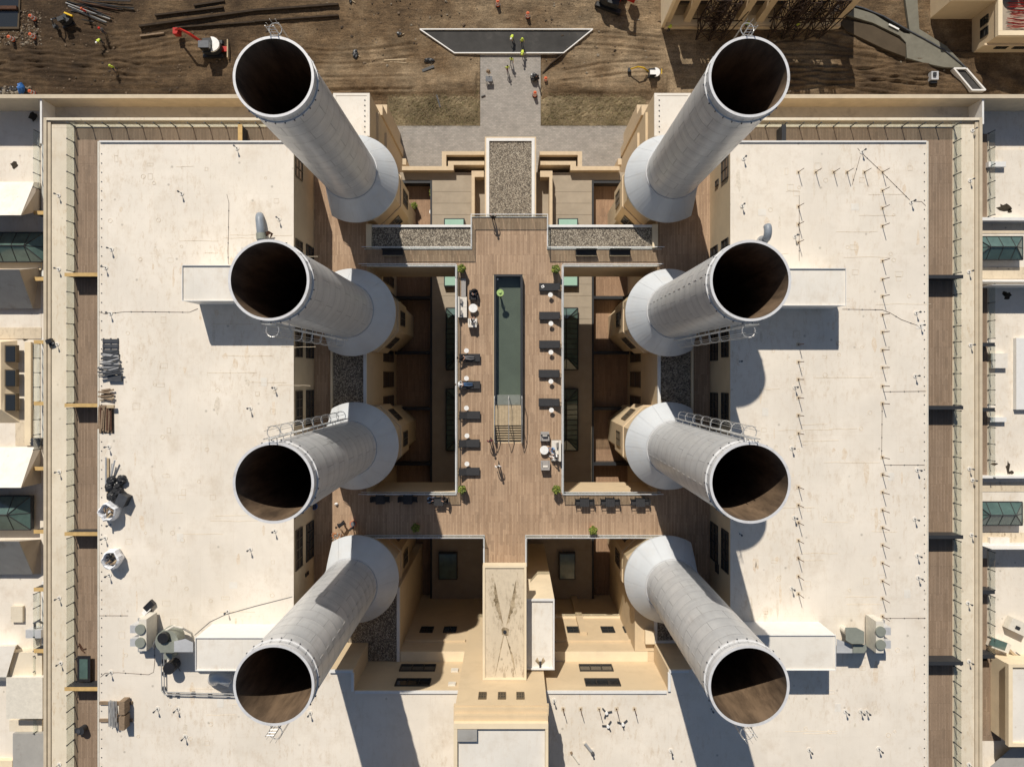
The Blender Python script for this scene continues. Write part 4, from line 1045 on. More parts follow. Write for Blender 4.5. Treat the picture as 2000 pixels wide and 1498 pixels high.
# balconies, cut where the dividers stand
def segs(x, lst, z, y0, s, lab, step=1.53):
    ys = [y0]+[(-(p-CY)*((H-z)/F)) for p in lst]+[-38 if z > -1 else -44]
    for i in range(len(ys)-1):
        a, b = ys[i]-(.25 if i else 0), ys[i+1]+.25
        rail('%s, %s stretch from the top' % (lab, ORD[i]), [(x,a),(x,b)], z+.05, 1.12, step)
segs(-41.62, (537,791.5,1041,1342), 0, 23.6, -1, 'glass railing on dark posts along the left terrace')
segs(41.98, (541,796,1047,1294), 0, 23.6, 1, 'glass railing on dark posts along the right terrace')
rail('glass railing on dark posts along the top left terrace', [(-41.5,23.55),(-19.2,23.55)], .05, 1.12, 1.63)
rail('glass railing on dark posts along the top right terrace', [(19.2,23.55),(41.9,23.55)], .05, 1.12, 1.63)
xo = W(82,0,ZL)[0]
for i,(a,b) in enumerate(((262,372),(672,784),(790,876),(1153,1262),(1272,1420))):
    rail('glass railing of the outer left balconies, %s one from the top' % ORD[i], [(xo,-(a-CY)*k9),(xo,-(b-CY)*k9)], ZL+.25, 1.1, 1.72)
xo = W(1929,0,ZL)[0]
for i,(a,b) in enumerate(((262,424),(558,662),(676,790),(802,930),(1074,1146),(1160,1270))):
    rail('glass railing of the outer right balconies, %s one from the top' % ORD[i], [(xo,-(a-CY)*k9),(xo,-(b-CY)*k9)], ZL+.05, 1.1, 1.72)
# pool terrace
pd = lambda *p: [(W(a,b,0)[0], W(a,b,0)[1]) for a,b in p]
for lab, pts in (('frameless glass railing closing the north end of the pool deck', pd((921.5,424.5),(1068.5,424.5))),
    ('glass railing left of the north arm, turning along the left gravel strip', pd((921.5,426),(921.5,487),(712,487))),
    ('glass railing right of the north arm, turning along the right gravel strip', pd((1068.5,426),(1068.5,487),(1292,487))),
    ('glass railing around three sides of the left courtyard', pd((706,519.5),(893,519.5),(893,961),(706,961))),
    ('glass railing around three sides of the right courtyard', pd((1290,519.5),(1097,519.5),(1097,961),(1290,961))),
    ('glass railing along the bottom left edge of the deck', pd((712,1045),(946.5,1045),(946.5,1102))),
    ('glass railing along the bottom right edge of the deck', pd((1300,1045),(1026,1045),(1026,1102)))):
    rail(lab, pts, .0, 1.15, 1.5, top=True, post=False)

# ================================================================ ROOF-TOP OBJECTS
def encl(a,b,c,d,h,lab,mat='roof_white'):
    z = ZR+h; p = W((a+c)/2,(b+d)/2,ZR)
    t = thing('roof_enclosure', lab, 'roof enclosure', (p[0],p[1],ZR))
    MB().pbox(a+.5,b+.5,c-.5,d-.5,z-.08,ZR+.01).build('wall', M['trim'], t)
    MB().pbox(a,b,c,d,z,z-.078).build('roof', M[mat], t)
    for e in ((a,b,c,b+1.2),(a,d-1.2,c,d),(a,b+1.2,a+1.2,d-1.2),(c-1.2,b+1.2,c,d-1.2)): MB().pbox(*e,z+.12,z+.001).build('edging', M['trim'], t)
    return t
encl(355,518,575,588,3.2,'white roof box tucked behind the second chimney on the left')
encl(1420,524,1653,597,3.2,'white roof box tucked behind the second chimney on the right')
encl(381,1245,560,1310,3.2,'white roof box beside the bottom left chimney')
encl(1440,1240,1633,1309,3.2,'white roof box beside the bottom right chimney')
def goose(px,py,lab,mat,sc=1,yaw=0,up=1.7,r=.42,z=ZR):
    t = thing('vent_pipe', lab, 'vent', (*W(px,py,z)[:2],z), local=True, rz=yaw)
    MB().cyl(0,0,0,.25,r*1.4,n=16).build('collar', M['galv'], t)
    pts = [(0,0,.2),(0,0,up)]+[(0,1.0*sc*(1-math.cos(R(a))),up+.9*sc*math.sin(R(a))) for a in (20,45,70,90,115,135)]
    MB().tube(pts, r, 14).build('pipe', M[mat], t, smooth=True)
t = thing('vent_pipe', 'straight grey duct lying above the second left chimney mouth, rounded at its far end', 'vent', W(506,445,ZR))
MB().tube([W(511,476,ZR+.6),W(509,450,ZR+.6),W(507,430,ZR+.6),W(507,424,ZR+.45),W(507.5,422,ZR+.05)],.34,14).build('pipe', M['elbow'], t, smooth=True)
MB().tube([W(510.3,468,ZR+.6),W(509.4,456,ZR+.6)],.40,14).build('sleeve', M['duct'], t)
b = MB()
for k in range(5): b.tube([W(516,455+k*2,ZR+.3),W(525+k,452+k,ZR+.6),W(533-k,457+k,ZR+.3),W(528,465,ZR+.05)],.035,5)
b.build('hose', M['rust'], t, kind='stuff')
goose(1487,472,'short grey elbow duct above the second right chimney mouth','elbow',.6,0,1.0,.33)
t = thing('vent_pipe', 'blue grey elbow duct in the shade left of the bottom left chimney', 'vent', W(432,1325,ZR))
MB().tube([W(452,1328,ZR+1.2),W(430,1320,ZR+1.3),W(420,1322,ZR+1.1),W(419,1326,ZR+.1)],.55,14).build('pipe', M['steel'], t, smooth=True)
# big grey green ducts
t = thing('duct', 'bulky grey green duct assembly with pipe coils beside the left roof box', 'duct', W(345,1270,ZR))
MB().pbox(312,1254,340,1274,ZR+2.6,ZR+1.2).build('duct_box', M['duct'], t)
pquadblock(t,'duct_box','steel',[(340,1252),(362,1247),(377,1254),(377,1273),(340,1273)],ZR+2.9,[(340,1252),(362,1247),(377,1254),(377,1273),(340,1273)],ZR+1.0)
MB().pbox(320,1276,336,1287,ZR+1.4,ZR+.4).build('duct_box', M['duct'], t)
MB().cyl(*W(330,1249,ZR+2)[:2],ZR+1.2,ZR+2.4,.95,n=24).build('fan_housing', M['duct'], t)
b = MB()
for j,(r_,h_) in enumerate(((1.1,.5),(.95,.9),(.8,1.3),(.62,1.7))):
    c_ = W(335,1243,ZR); b.tube([(c_[0]+r_*math.cos(R(a)), c_[1]+r_*.6*math.sin(R(a)), ZR+h_+.3*math.sin(R(a*2))) for a in range(-20,230,20)], .07, 6)
b.build('hose', M['steel_dark'], t, kind='stuff')
MB().tube([W(318,1252,ZR+1.9),W(322,1232,ZR+2.3),W(340,1222,ZR+2.4),W(356,1226,ZR+2.3),W(374,1236,ZR+1.5),W(378,1248,ZR+.4)],.09,6).build('pipe', M['pale'], t)
MB().cyl(*W(350,1222,ZR)[:2],ZR+2.2,ZR+2.8,.45,n=14).build('cap', M['black'], t)
MB().cyl(*W(343,1294,ZR)[:2],ZR+.1,ZR+1.2,.5,n=14).build('fan', M['black'], t)
for q in ((327,1308),(352,1310)): MB().bar(W(343,1294,ZR+1),W(*q,ZR+.05),.06).build('leg', M['black'], t)
t = thing('duct', 'rounded grey green duct elbow standing right of the lower right roof box', 'duct', W(1670,1250,ZR))
pquadblock(t,'duct_box','duct',[(1651,1225),(1672,1225),(1688,1233),(1688,1257),(1664,1257),(1652,1250)],ZR+2.4,[(1651,1225),(1672,1225),(1688,1233),(1688,1257),(1664,1257),(1652,1250)],ZR+.6)
pquadblock(t,'duct_box','duct',[(1666,1258),(1692,1258),(1693,1268),(1688,1275),(1666,1275)],ZR+2.0,[(1666,1258),(1692,1258),(1693,1268),(1688,1275),(1666,1275)],ZR+.2)
pquadblock(t,'duct_box','steel',[(1634,1247),(1665,1259),(1665,1275),(1634,1275)],ZR+1.8,[(1634,1247),(1665,1259),(1665,1275),(1634,1275)],ZR+.8)
MB().cyl(*W(1646,1227,ZR)[:2],ZR+.01,ZR+1.6,.3,n=12).build('stub', M['pale'], t)
def cooler(px,py,lab,sx):
    t = thing('roof_unit', lab, 'air handler', W(px,py,ZR)); z = ZR+2.0
    a, b, c, d = px-6,py-31,px+9,py+31
    MB().pbox(a,b,c,d,z,ZR+.3).build('housing', M['pale'], t)
    MB().pbox(a-2,b-2,c+2,d+2,ZR+.25,ZR+.01).build('base', M['galv'], t)
    for k in (-12,14):
        x_ = px+sx*16; p = W(x_,py+k,0)
        MB().pbox(min(x_,px)-7,py+k-7,max(x_,px)+7,py+k+8,ZR+1.6,ZR+.6).build('hood', M['steel'], t)
        c_ = W(px+sx*2,py+k,z); MB().cyl(c_[0],c_[1],z,z+.15,.42,n=16).build('fan', M['duct'], t)
cooler(277,1240,'white air handler with two hoods near the lower left of the roof',-1)
cooler(1717,1244,'pale air handler with two hoods near the lower right of the roof',1)
t = thing('tool_case', 'small black and white device lying on the lower left roof', 'device', W(290,1187,ZR))
MB().obox(W(292,1182,ZR+.2),(.9,.5,.35),R(45)).build('body', M['black'], t); MB().obox(W(287,1192,ZR+.2),(.8,.35,.3),R(45)).build('panel', M['white'], t)
MB().tube([W(296,1190,ZR+.1),W(294,1205,ZR+.1),W(291,1222,ZR+.1)],.05,5).build('cable', M['black'], t)
t = thing('bracket_box', 'tiny white junction box beside the left air handler', 'box', W(294,1228,ZR))
MB().pbox(290,1223,298,1234,ZR+.5,ZR+.01).build('housing', M['white'], t); MB().pbox(292,1225,296,1232,ZR+.53,ZR+.501).build('lid', M['galv'], t)
# safety stanchions: two long rows and a cross row on the right roof
sm_ = MB(); sm_.bar((0,0,0),(0,0,1.15),.045); sm_.cyl(0,0,0,.04,.07,n=8)
sme = sm_.mesh('post', M['rust']); plate_me = MB().box(-.17,.17,-.17,.17,.0,.02).mesh('base_plate', M['roof_dirty'])
def stanch(px,py,lab,first=[None]):
    x,y,_ = W(px,py,ZR)
    t = thing('roof_post', lab, 'post', (x,y,ZR+.015), group='thin rusty posts in rows on the right roof', local=True)
    for me, nm in ((sme,'post'),(plate_me,'base_plate')):
        o = bpy.data.objects.new(nm, me); col.objects.link(o); o.parent = t
colA = [404,439,474,673,707,741,777,811,846,951,986,1020,1055,1090,1125,1159]
colB = [373,407,442,510,546,579,615,649,684,718,754,788,893,927,961,996,1030,1064,1099,1134,1168,1203]
for i,y in enumerate(colA): stanch(1559,y,'thin rusty post, %s from the top of the inner row on the right roof'%ORD[i])
for i,y in enumerate(colB): stanch(1723,y,'thin rusty post, %s from the top of the outer row on the right roof'%ORD[i])
for i,x in enumerate((1559,1593,1628,1654,1688,1723)): stanch(x,337,'rusty post, %s from the left in the cross row atop the right roof'%ORD[i])
for i,x in enumerate((1100,1134,1170,1204,1239)): stanch(x,1384,'thin rusty post, %s from the left in the short row on the south roof'%ORD[i])
# plumbing vents: short pipe with a bent tip
vm = MB(); vm.cyl(0,0,0,.05,.20,n=12); vme = vm.mesh('flashing', M['roof_white'])
vb = MB(); vb.tube([(0,0,0),(0,0,.55),(.05,.03,.65)],.06,8); vbe = vb.mesh('pipe', M['steel_dark']); vc = MB().cyl(0,0,.62,.70,.08,n=10).mesh('cap', M['steel_dark'])
VENTS = [(218,487),(207,523),(216,612),(213,872),(217,1024),(206,1050),(214,1122),(217,1312),(308,1383),(347,1383),(362,1437),(489,797),(489,1072),(545,428),(355,378),(463,290),
 (537,757),(537,1036),(606,1391),(445,1193),(1452,310),(1449,402),(1444,706),(1444,1042),(1683,297),(1779,395),(1789,611),(1797,636),(1787,734),(1791,917),(1786,1013),(1791,1084),(1793,1127),
 (1552,462),(1552,756),(1546,875),(1551,1010),(1546,1148),(1651,1388),(1681,1388),(1692,1388),(1580,1463),(1716,1461),(1389,1383),(1310,1465),(1082,1367),(1156,1465)]
for i,(a,b) in enumerate(VENTS):
    x,y,_ = W(a,b,ZR); wing_ = 'left' if a < 660 else ('right' if a > 1400 else 'south')
    rk = sum(1 for q in VENTS if (q[0]<660)==(a<660) and (q[0]>1400)==(a>1400) and (q[1],q[0]) < (b,a))
    t = thing('vent_stub', 'small plumbing vent stub, %s counted downwards on the %s roof' % (ORD[rk], wing_), 'vent', (x,y,ZR+.012), rz=random.uniform(0,6), group='small vent stubs scattered over the roofs', local=True)
    for me, nm in ((vme,'flashing'),(vbe,'pipe'),(vc,'cap')):
        o = bpy.data.objects.new(nm, me); col.objects.link(o); o.parent = t
for i,(a,b) in enumerate(((115,340+42),(115,526),(112,672),(116,921),(116,1167),(119,1294),(116,1492))):
    x,y,_ = W(a,b,.05); t = thing('vent_stub', 'dark bent vent stub, %s from the top along the left ledge' % ORD[i], 'vent', (x,y,.05), rz=.3*i, group='vent stubs along the side ledges', local=True)
    for me, nm in ((vme,'flashing'),(vbe,'pipe'),(vc,'cap')): o = bpy.data.objects.new(nm, me); col.objects.link(o); o.parent = t
for i,(a,b) in enumerate(((1899,255),(1894,353),(1892,531),(1895,674),(1893,915),(1899,937),(1897,1044),(1890,1177),(1892,1291),(1892,1492))):
    x,y,_ = W(a,b,.05); t = thing('vent_stub', 'small bent vent stub, %s from the top along the right ledge' % ORD[i], 'vent', (x,y,.05), rz=.4*i, group='vent stubs along the side ledges', local=True)
    for me, nm in ((vme,'flashing'),(vbe,'pipe'),(vc,'cap')): o = bpy.data.objects.new(nm, me); col.objects.link(o); o.parent = t
# surface conduits and cables with clips
def conduit(pts, lab, z=ZR, r=.014, mat='rust', clips=True):
    c = W(*pts[0],z); p3 = [Vector(W(a,b,z+.035+.012*(i%2))) for i,(a,b) in enumerate(pts)]
    t = thing('conduit', lab, 'conduit', c); MB().tube(p3, r, 5).build('pipe', M[mat], t)
    if clips:
        m = MB()
        for i in range(len(p3)-1):
            L = (p3[i+1]-p3[i]).length; n = int(L/.95)
            for k in range(n): q = p3[i].lerp(p3[i+1],(k+.5)/max(1,n)); m.box(q.x-.035,q.x+.035,q.y-.035,q.y+.035,z+.014,z+.07)
        if m.v: m.build('clip', M['steel_dark'], t, kind='stuff')
    return t
conduit([(443,380),(447,396),(446,460),(445,490),(446,516)],'thin clipped cable running down to the second left roof box')
conduit([(192,609),(205,613),(245,609),(290,609),(370,610),(386,603)],'thin clipped cable from the left roof edge to the roof box shadow')
conduit([(1645,604),(1723,605),(1740,612),(1760,624),(1798,638)],'thin clipped cable from the right roof box to the right roof edge')
conduit([(1675,290),(1684,300),(1723,337),(1779,393),(1800,394),(1808,402)],'thin cable crossing diagonally at the top of the right roof')
conduit([(1680,305),(1676,320),(1664,362)],'short cable branching down from the top of the right roof')
conduit([(1725,765),(1808,764)],'short clipped cable to the right roof edge, upper one'); conduit([(1727,908),(1806,908)],'short clipped cable to the right roof edge, lower one')
conduit([(1723,790),(1722,893)],'clipped cable between the posts of the outer row'); conduit([(1725,1207),(1808,1207)],'short clipped cable near the right air handler')
conduit([(192,1202),(250,1202)],'short clipped cable near the left air handler'); conduit([(196,1322),(205,1314),(230,1313),(290,1317),(300,1312),(302,1292),(302,1215)],'thin cable looping round the left air handler')
conduit([(1561,382),(1561,400),(1561,470),(1561,510)],'clipped cable along the top of the inner post row')
conduit([(380,1240),(410,1214),(440,1200),(500,1183),(571,1165)],'dark curved cable rising from the lower left roof box',r=.022,mat='steel_dark',clips=False)
t = thing('pipe_run', 'pair of grey pipes on blocks turning a corner at the lower left', 'pipes', W(318,1300,ZR))
for o_ in (0,5): MB().tube([W(315+o_,1275,ZR+.3),W(316+o_,1348,ZR+.3),W(322+o_*.6,1356-o_,ZR+.3),W(460,1360-o_,ZR+.3)],.05,6).build('pipe', M['galv'], t)
for q in ((318,1292),(318,1316),(318,1345),(330,1358),(345,1358),(376,1355),(409,1358),(444,1358)): MB().pbox(q[0]-3,q[1]-3,q[0]+3,q[1]+3,ZR+.24,ZR+.012).build('support_block', M['steel_dark'], t)
# square roof patches, faint outlines
pm = MB().box(-.35,.35,-.28,.28,0,.02).mesh('roof_patch', M['roof_white'])
rn = random.Random(3)
for i in range(16):
    a = rn.choice([rn.uniform(215,560), rn.uniform(1440,1800)]); b = rn.uniform(300,1480)
    o = bpy.data.objects.new('roof_patch', pm); col.objects.link(o); par = west if a < 700 else east; o.parent = par
    x,y,_ = W(a,b,ZR); og = ORG[par.name]; o.location = (x-og[0],y-og[1],ZR+.012-og[2]); o.rotation_euler=(0,0,rn.choice([0,1.57]))
# ---------------------------------------------------------------- debris on the left roof
zz = ZR+.012
def pallet(name,px,py,wd,ln,lab,mat,n=6,yaw=0,z=zz,stack=1):
    t = thing(name, lab, 'pallet', (*W(px,py,z)[:2],z), rz=yaw, local=True)
    for s_ in range(stack):
        z0 = s_*.16
        for q in (-1,0,1): MB().box(q*wd*.46-.05,q*wd*.46+.05,-ln/2,ln/2,z0,z0+.09).build('runner', M[mat], t)
        for k in range(n):
            y = -ln/2+ln*(k+.5)/n; MB().box(-wd/2,wd/2,y-ln/n*.33,y+ln/n*.33,z0+.091,z0+.125).build('slat', M[mat], t)
    return t
t = pallet('pallet',217,676,1.35,1.35,'dark open grid pallet at the top of the left roof debris row','steel_dark',3)
t = thing('scrap_pile', 'dark heap of metal strips below the grid pallet on the left roof', 'scrap pile', (*W(220,712,zz)[:2],zz))
for k in range(26):
    py = 688+k*1.75; L = 1.35+.5*(k/26)+random.uniform(-.1,.2); x,y,_ = W(217+2*(k/26)+random.uniform(-2,2),py,zz)
    MB().obox((x,y,zz+.12+.012*k),(L,.09,.06),random.uniform(-.16,.16)+(.35 if k%5==0 else 0)).build('strip', M[random.choice(['steel_dark','steel_dark','char','galv'])], t)
MB().pbox(210,733,236,745,zz+.3,zz).build('board', M['steel_dark'], t)
def plankpile(px,py,wpx,hpx,n,lab,vert=False,mats=('wood','wood','wood_light')):
    t = thing('timber_pile', lab, 'timber pile', (*W(px,py,zz)[:2],zz)); rn = random.Random(int(px+py))
    for k in range(n):
        u = (k+.5)/n-.5
        if vert: c = W(px+u*wpx,py+rn.uniform(-2,2),zz); MB().obox((c[0],c[1],zz+.1+rn.uniform(0,.25)),(.16,hpx*.0443*rn.uniform(.7,1),.06),rn.uniform(-.06,.06)).build('plank', M[rn.choice(mats)], t)
        else: c = W(px+rn.uniform(-3,3),py+u*hpx,zz); MB().obox((c[0],c[1],zz+.1+rn.uniform(0,.25)),(wpx*.0443*rn.uniform(.6,1),.14,.06),rn.uniform(-.22,.22)).build('plank', M[rn.choice(mats)], t)
    return t
plankpile(211,771,27,22,9,'small heap of rough timber offcuts on the left roof')
t = plankpile(208,818,26,52,11,'rectangular stack of brown boards against the left roof edge',True,('wood','wood','rust','wood'))
MB().pbox(194,791,222,846,zz+.06,zz).build('board', M['wood'], t); MB().pbox(208,791,222,797,zz+.5,zz+.3).build('board', M['wood_light'], t)
t = plankpile(229,1395,5,6,2,'rack of grey scaffold tubes and timber crates lower left',True)
for k in range(12): MB().tube([W(212+k*1.4,1368+random.uniform(-2,2),zz+.35+random.uniform(0,.4)),W(212.5+k*1.4,1420+random.uniform(-3,2),zz+.35+random.uniform(0,.4))],.035,6).build('scaffold_tube', M['galv'], t)
for y_ in (1373,1407): MB().pbox(194,y_-3,258,y_+3,zz+.15,zz).build('bearer', M['wood'], t)
for y_ in (1370,1400): MB().pbox(232,y_,243,y_+26,zz+1.0,zz+.16).build('crate', M['wood'], t)
t = thing('metal_stock', 'long grey and brown lengths of metal beside the black bags', 'metal lengths', (*W(212,930,zz)[:2],zz))
MB().pbox(205,893,208,960,zz+.2,zz+.1).build('channel', M['galv'], t); MB().pbox(209,895,212.5,975,zz+.15,zz+.05).build('plank', M['wood_light'], t)
MB().tube([W(224,898,zz+.5),W(213,950,zz+.1)],.09,4).build('channel', M['trim'], t); MB().tube([W(219,905,zz+.4),W(214,960,zz+.1)],.07,4).build('channel', M['galv'], t)
def bag(px,py,r,lab,mat,seed,sc=(1,1,.7),cat='rubbish bag'):
    rn = random.Random(seed); x,y,_ = W(px,py,zz)
    t = thing('rubbish_bag', lab, cat, (x,y,zz), local=True, group='rubbish bags on the left roof')
    b = MB().ball((0,0,r*sc[2]*.85), r, 14, 9, jit=.16, sc=sc, rnd=rn); b.build('sack', M[mat], t)
    MB().tube([(0,0,r*sc[2]*1.5),(.05,.03,r*sc[2]*1.9)],[.10,.16],6).build('knot', M[mat], t)
    return t
for i,(a,b,r) in enumerate(((222,938,.42),(219,950,.45),(229,957,.42),(224,968,.5),(236,960,.46),(241,936,.42),(233,948,.36),(244,966,.3),(228,976,.42))):
    bag(a,b,r,('black rubbish bag by the metal lengths, %s of the heap from the top'%ORD[i]) if i!=5 else 'single black rubbish bag lying apart, top right of the heap','black',i)
t = thing('tub', 'dark green tub beside the black bags', 'tub', W(247,977,zz)); x,y,_ = W(247,974,zz)
MB().obox((x,y,zz+.4),(.75,.95,.8),R(-25)).build('body', M['char'], t); MB().obox((x,y,zz+.82),(.82,1.0,.05),R(-25)).build('lid', M['steel_dark'], t)
for i,(px,py,lab) in enumerate(((222,996,'open white debris sack beneath the black bags'),(229,1088,'open white debris sack filled with scrap wood, lower left roof'))):
    t = thing('debris_sack', lab, 'sack', (*W(px,py,zz)[:2],zz), local=True); rn = random.Random(40+i); A = [2*math.pi*k/16 for k in range(16)]
    b = MB(); R0 = [.72*rn.uniform(.85,1.15) for _ in A]
    rings_ = [(0,.95),(.5,1.15),(1.0,1.05),(1.12,.9),(.95,.78),(.6,.72)]
    for z_, f_ in rings_: b.v += [(R0[k]*f_*math.cos(a)+rn.uniform(-.03,.03), R0[k]*f_*math.sin(a)+rn.uniform(-.03,.03), z_+rn.uniform(-.05,.07)) for k,a in enumerate(A)]
    for q in range(5):
        for k in range(16): b.f.append((q*16+k,q*16+(k+1)%16,(q+1)*16+(k+1)%16,(q+1)*16+k)); b.m.append(0)
    b.build('cloth', M['sheet'], t)
    for k in range(9): MB().obox((rn.uniform(-.35,.35),rn.uniform(-.35,.35),.72+.03*k),(.55,.12,.05),rn.uniform(0,3)).build('scrap', M[rn.choice(['wood','wood_light','black','sheet'])], t)
t = thing('lamp_head', 'black floodlight head on the left ledge', 'lamp', (*W(101,667,.05)[:2],.05)); x,y,_ = W(101,667,.05)
MB().obox((x,y,.35),(.55,.4,.35),R(20)).build('head', M['black'], t); MB().cyl(x+.1,y-.3,.05,.3,.15,n=10).build('base', M['char'], t)
t = thing('table', 'black framed glass panel lying on the left terrace boards', 'glass table', (*W(164,1307,.03)[:2],.03))
MB().pbox(151,1281,176,1331,.55,.45).build('top', M['black'], t); MB().pbox(155,1287,171,1326,.58,.551).build('glass_top', M['sky_glass'], t)
for q in ((152,1284),(174,1284),(153,1328),(175,1328)): x,y,_=W(*q,.03); MB().cyl(x,y,.03,.45,.06,n=8).build('leg', M['char'], t); 
t = thing('stool', 'round dark pot on the lower left terrace boards', 'pot', (*W(166,1420,.03)[:2],.03)); x,y,_ = W(166,1420,.03)
MB().cyl(x,y,.03,.75,.30,.36,n=18).build('body', M['char'], t); MB().cyl(x-.15,y,.75,.8,.2,n=14).build('lid', M['steel_dark'], t); MB().obox((x-.3,y,.6),(.5,.4,.25),0).build('handle', M['char'], t)
t = thing('tool', 'rusty twisted bars lying above the black framed panel', 'scrap', (*W(160,1264,.03)[:2],.03))
MB().tube([W(152,1262,.08),W(156,1258,.08),W(162,1268,.08),W(168,1266,.08)],.05,5).build('bar', M['rust'], t); MB().tube([W(154,1256,.1),W(158,1268,.1),W(165,1274,.1)],.05,5).build('bar', M['rust'], t)
# fallen brackets on the south roof
for i,(px,py,yw,lab) in enumerate(((1184,1390,.2,'upper left of the three grey tripods dropped on the south roof'),(1187,1416,1.0,'lowest of the three grey tripods dropped on the south roof'),(1216,1412,.7,'right of the three grey tripods dropped on the south roof'))):
    t = thing('tripod', lab, 'bracket', (*W(px,py,zz)[:2],zz), rz=yw, local=True)
    for a in (0,2.1,4.2): MB().obox((.25*math.cos(a),.25*math.sin(a),.10),(.5,.10,.10),a).build('leg', M['steel_dark'], t)
    MB().cyl(0,0,.1,.28,.13,n=12).build('hub', M['white'], t)
t = thing('tube_scrap', 'silver tube lying beside a dark stain on the south roof', 'tube', (*W(1150,1460,zz)[:2],zz))
MB().tube([W(1142,1451,zz+.1),W(1155,1467,zz+.1)],.13,10).build('pipe', M['galv'], t); x,y,_=W(1157,1469,zz); MB().ball((x,y,zz+.15),.17,8,6).build('cap', M['steel_dark'], t)
t = thing('tube_scrap', 'pale thin board lying near the bottom of the south roof', 'board', (*W(1124,1480,zz)[:2],zz))
MB().tube([W(1116,1470,zz+.05),W(1131,1491,zz+.05)],.08,4).build('plank', M['pale'], t); MB().obox(W(1116,1470,zz+.1),(.2,.2,.12),.4).build('end', M['wood'], t)
# ================================================================ BUILDINGS NORTH-EAST
tn = thing('building', 'beige construction shell with open bays and ledge, top right of centre', 'unfinished building', (gx(1460),gy(20),ZG))
zt_ = ZG+8.2
yF = gy(60); yB = yF+1.15                                                     # ledge edge and wall face
MB().box(gx(1296),gx(1635),yF,yB+2.4,ZG+.01,ZG+1.0).build('plinth', M['coping'], tn)
MB().box(gx(1300),gx(1632),yF+.2,yF+1.5,ZG+1.0,ZG+1.06).build('ledge', M['stucco_pale'], tn)
xs_ = [1300,1338,1372,1408,1440,1478,1515,1552,1592,1628]
for i,px in enumerate(xs_): MB().box(gx(px)-.45,gx(px)+.45,yF+.6,yF+1.6,ZG+1.0,zt_-1.6).build('pier', M['stucco'], tn)
MB().box(gx(1296),gx(1635),yF+.4,yF+1.9,zt_-1.6,zt_).build('beam', M['stucco'], tn)
MB().box(gx(1300),gx(1632),yF+4.4,yF+5.0,ZG+.9,zt_).build('wall', M['stucco'], tn)
MB().box(gx(1300),gx(1632),yF+1.6,yF+4.4,ZG+3.4,ZG+3.7).build('floor_slab', M['mud'], tn)
for i in range(1,9,2): window(tn, gx((xs_[i]+xs_[i-1])/2), yF+4.395, ZG+5.6, 1.7, 1.9, 'S', 2, 2)
MB().box(gx(1298),gx(1632),yF+5.01,yF+16,ZG+1,zt_).build('roof', M['concrete'], tn)
MB().box(gx(1290),gx(1296),yF+.2,yF+5,ZG+.01,zt_-.4).build('wall', M['stucco_pale'], tn)
def lattice(px,py,lab,h=9.5,wd=1.9):
    bx_, by_ = gx(px), gy(py); t = thing('lattice_tower', lab, 'steel tower', (bx_,by_,ZG))
    C4 = [(-1,-1),(1,-1),(1,1),(-1,1)]; n = 4
    for cx,cy in C4: MB().bar((bx_+cx*wd/2,by_+cy*wd/2,ZG),(bx_+cx*wd/2*.85,by_+cy*wd/2*.85,ZG+h),.17).build('leg', M['rustd'], t)
    b = MB()
    for k in range(n+1):
        z0 = ZG+h*k/n; f0 = wd/2*(1-.15*k/n)
        for j in range(4):
            a, c = C4[j], C4[(j+1)%4]; b.bar((bx_+a[0]*f0,by_+a[1]*f0,z0),(bx_+c[0]*f0,by_+c[1]*f0,z0),.10)
            if k < n:
                z1 = ZG+h*(k+1)/n; f1 = wd/2*(1-.15*(k+1)/n)
                b.bar((bx_+a[0]*f0,by_+a[1]*f0,z0),(bx_+c[0]*f1,by_+c[1]*f1,z1),.08); b.bar((bx_+c[0]*f0,by_+c[1]*f0,z0),(bx_+a[0]*f1,by_+a[1]*f1,z1),.08)
    b.build('bracing', M['rustd'], t, kind='stuff')
    for q in (-1,1): 
        MB().bar((bx_+q*2.4,by_-.2,ZG+6.4),(bx_+q*.9,by_-1.0,ZG+1.2),.10).build('brace', M['rustd'], t)
    MB().bar((bx_-2.4,by_-.2,ZG+4.2),(bx_+2.4,by_-.2,ZG+4.2),.12).build('crossbar', M['rustd'], t)
lattice(1372,66,'rusty lattice tower braced against the beige shell, left one'); lattice(1395,70,'rusty lattice tower with crossbar, second from the left',9.0,1.6)
lattice(1512,64,'rusty lattice tower in front of the shell, third from the left'); lattice(1536,68,'rusty lattice tower in front of the shell, fourth from the left',9.0,1.6); lattice(1584,66,'rusty lattice tower at the right end of the shell',9.4,1.8)
tq = thing('building', 'beige house with deep parapets at the top right corner', 'house', (gx(1900),gy(30),ZG))
h_ = 4.6
MB().box(gx(1815),gx(1905),gy(38),gy(-60),ZG+.01,ZG+h_).build('wall', M['stucco'], tq)
MB().box(gx(1815)+.4,gx(1905),gy(38)+.4,gy(-60),ZG+h_,ZG+h_+.05).build('roof', M['roof_grey'], tq)
MB().box(gx(1815)-.1,gx(1905),gy(38)-.1,gy(38)+.3,ZG+h_,ZG+h_+.5).build('parapet', M['stucco_pale'], tq); MB().box(gx(1815)-.1,gx(1815)+.35,gy(38)+.3,gy(-60),ZG+h_,ZG+h_+.5).build('parapet', M['stucco_pale'], tq)
MB().box(gx(1898),gx(2120),gy(105),gy(-60),ZG+.02,ZG+h_).build('wall', M['stucco'], tq)
MB().box(gx(1898)+.5,gx(2120),gy(105)+.5,gy(-60),ZG+h_,ZG+h_+.06).build('roof', M['concrete'], tq)
for a in ((gx(1898)-.1,gx(1898)+.45,gy(105)+.5,gy(-60)),(gx(1898)-.1,gx(2120),gy(105)-.1,gy(105)+.49)): MB().box(*a,ZG+h_,ZG+h_+.55).build('parapet', M['stucco_pale'], tq)
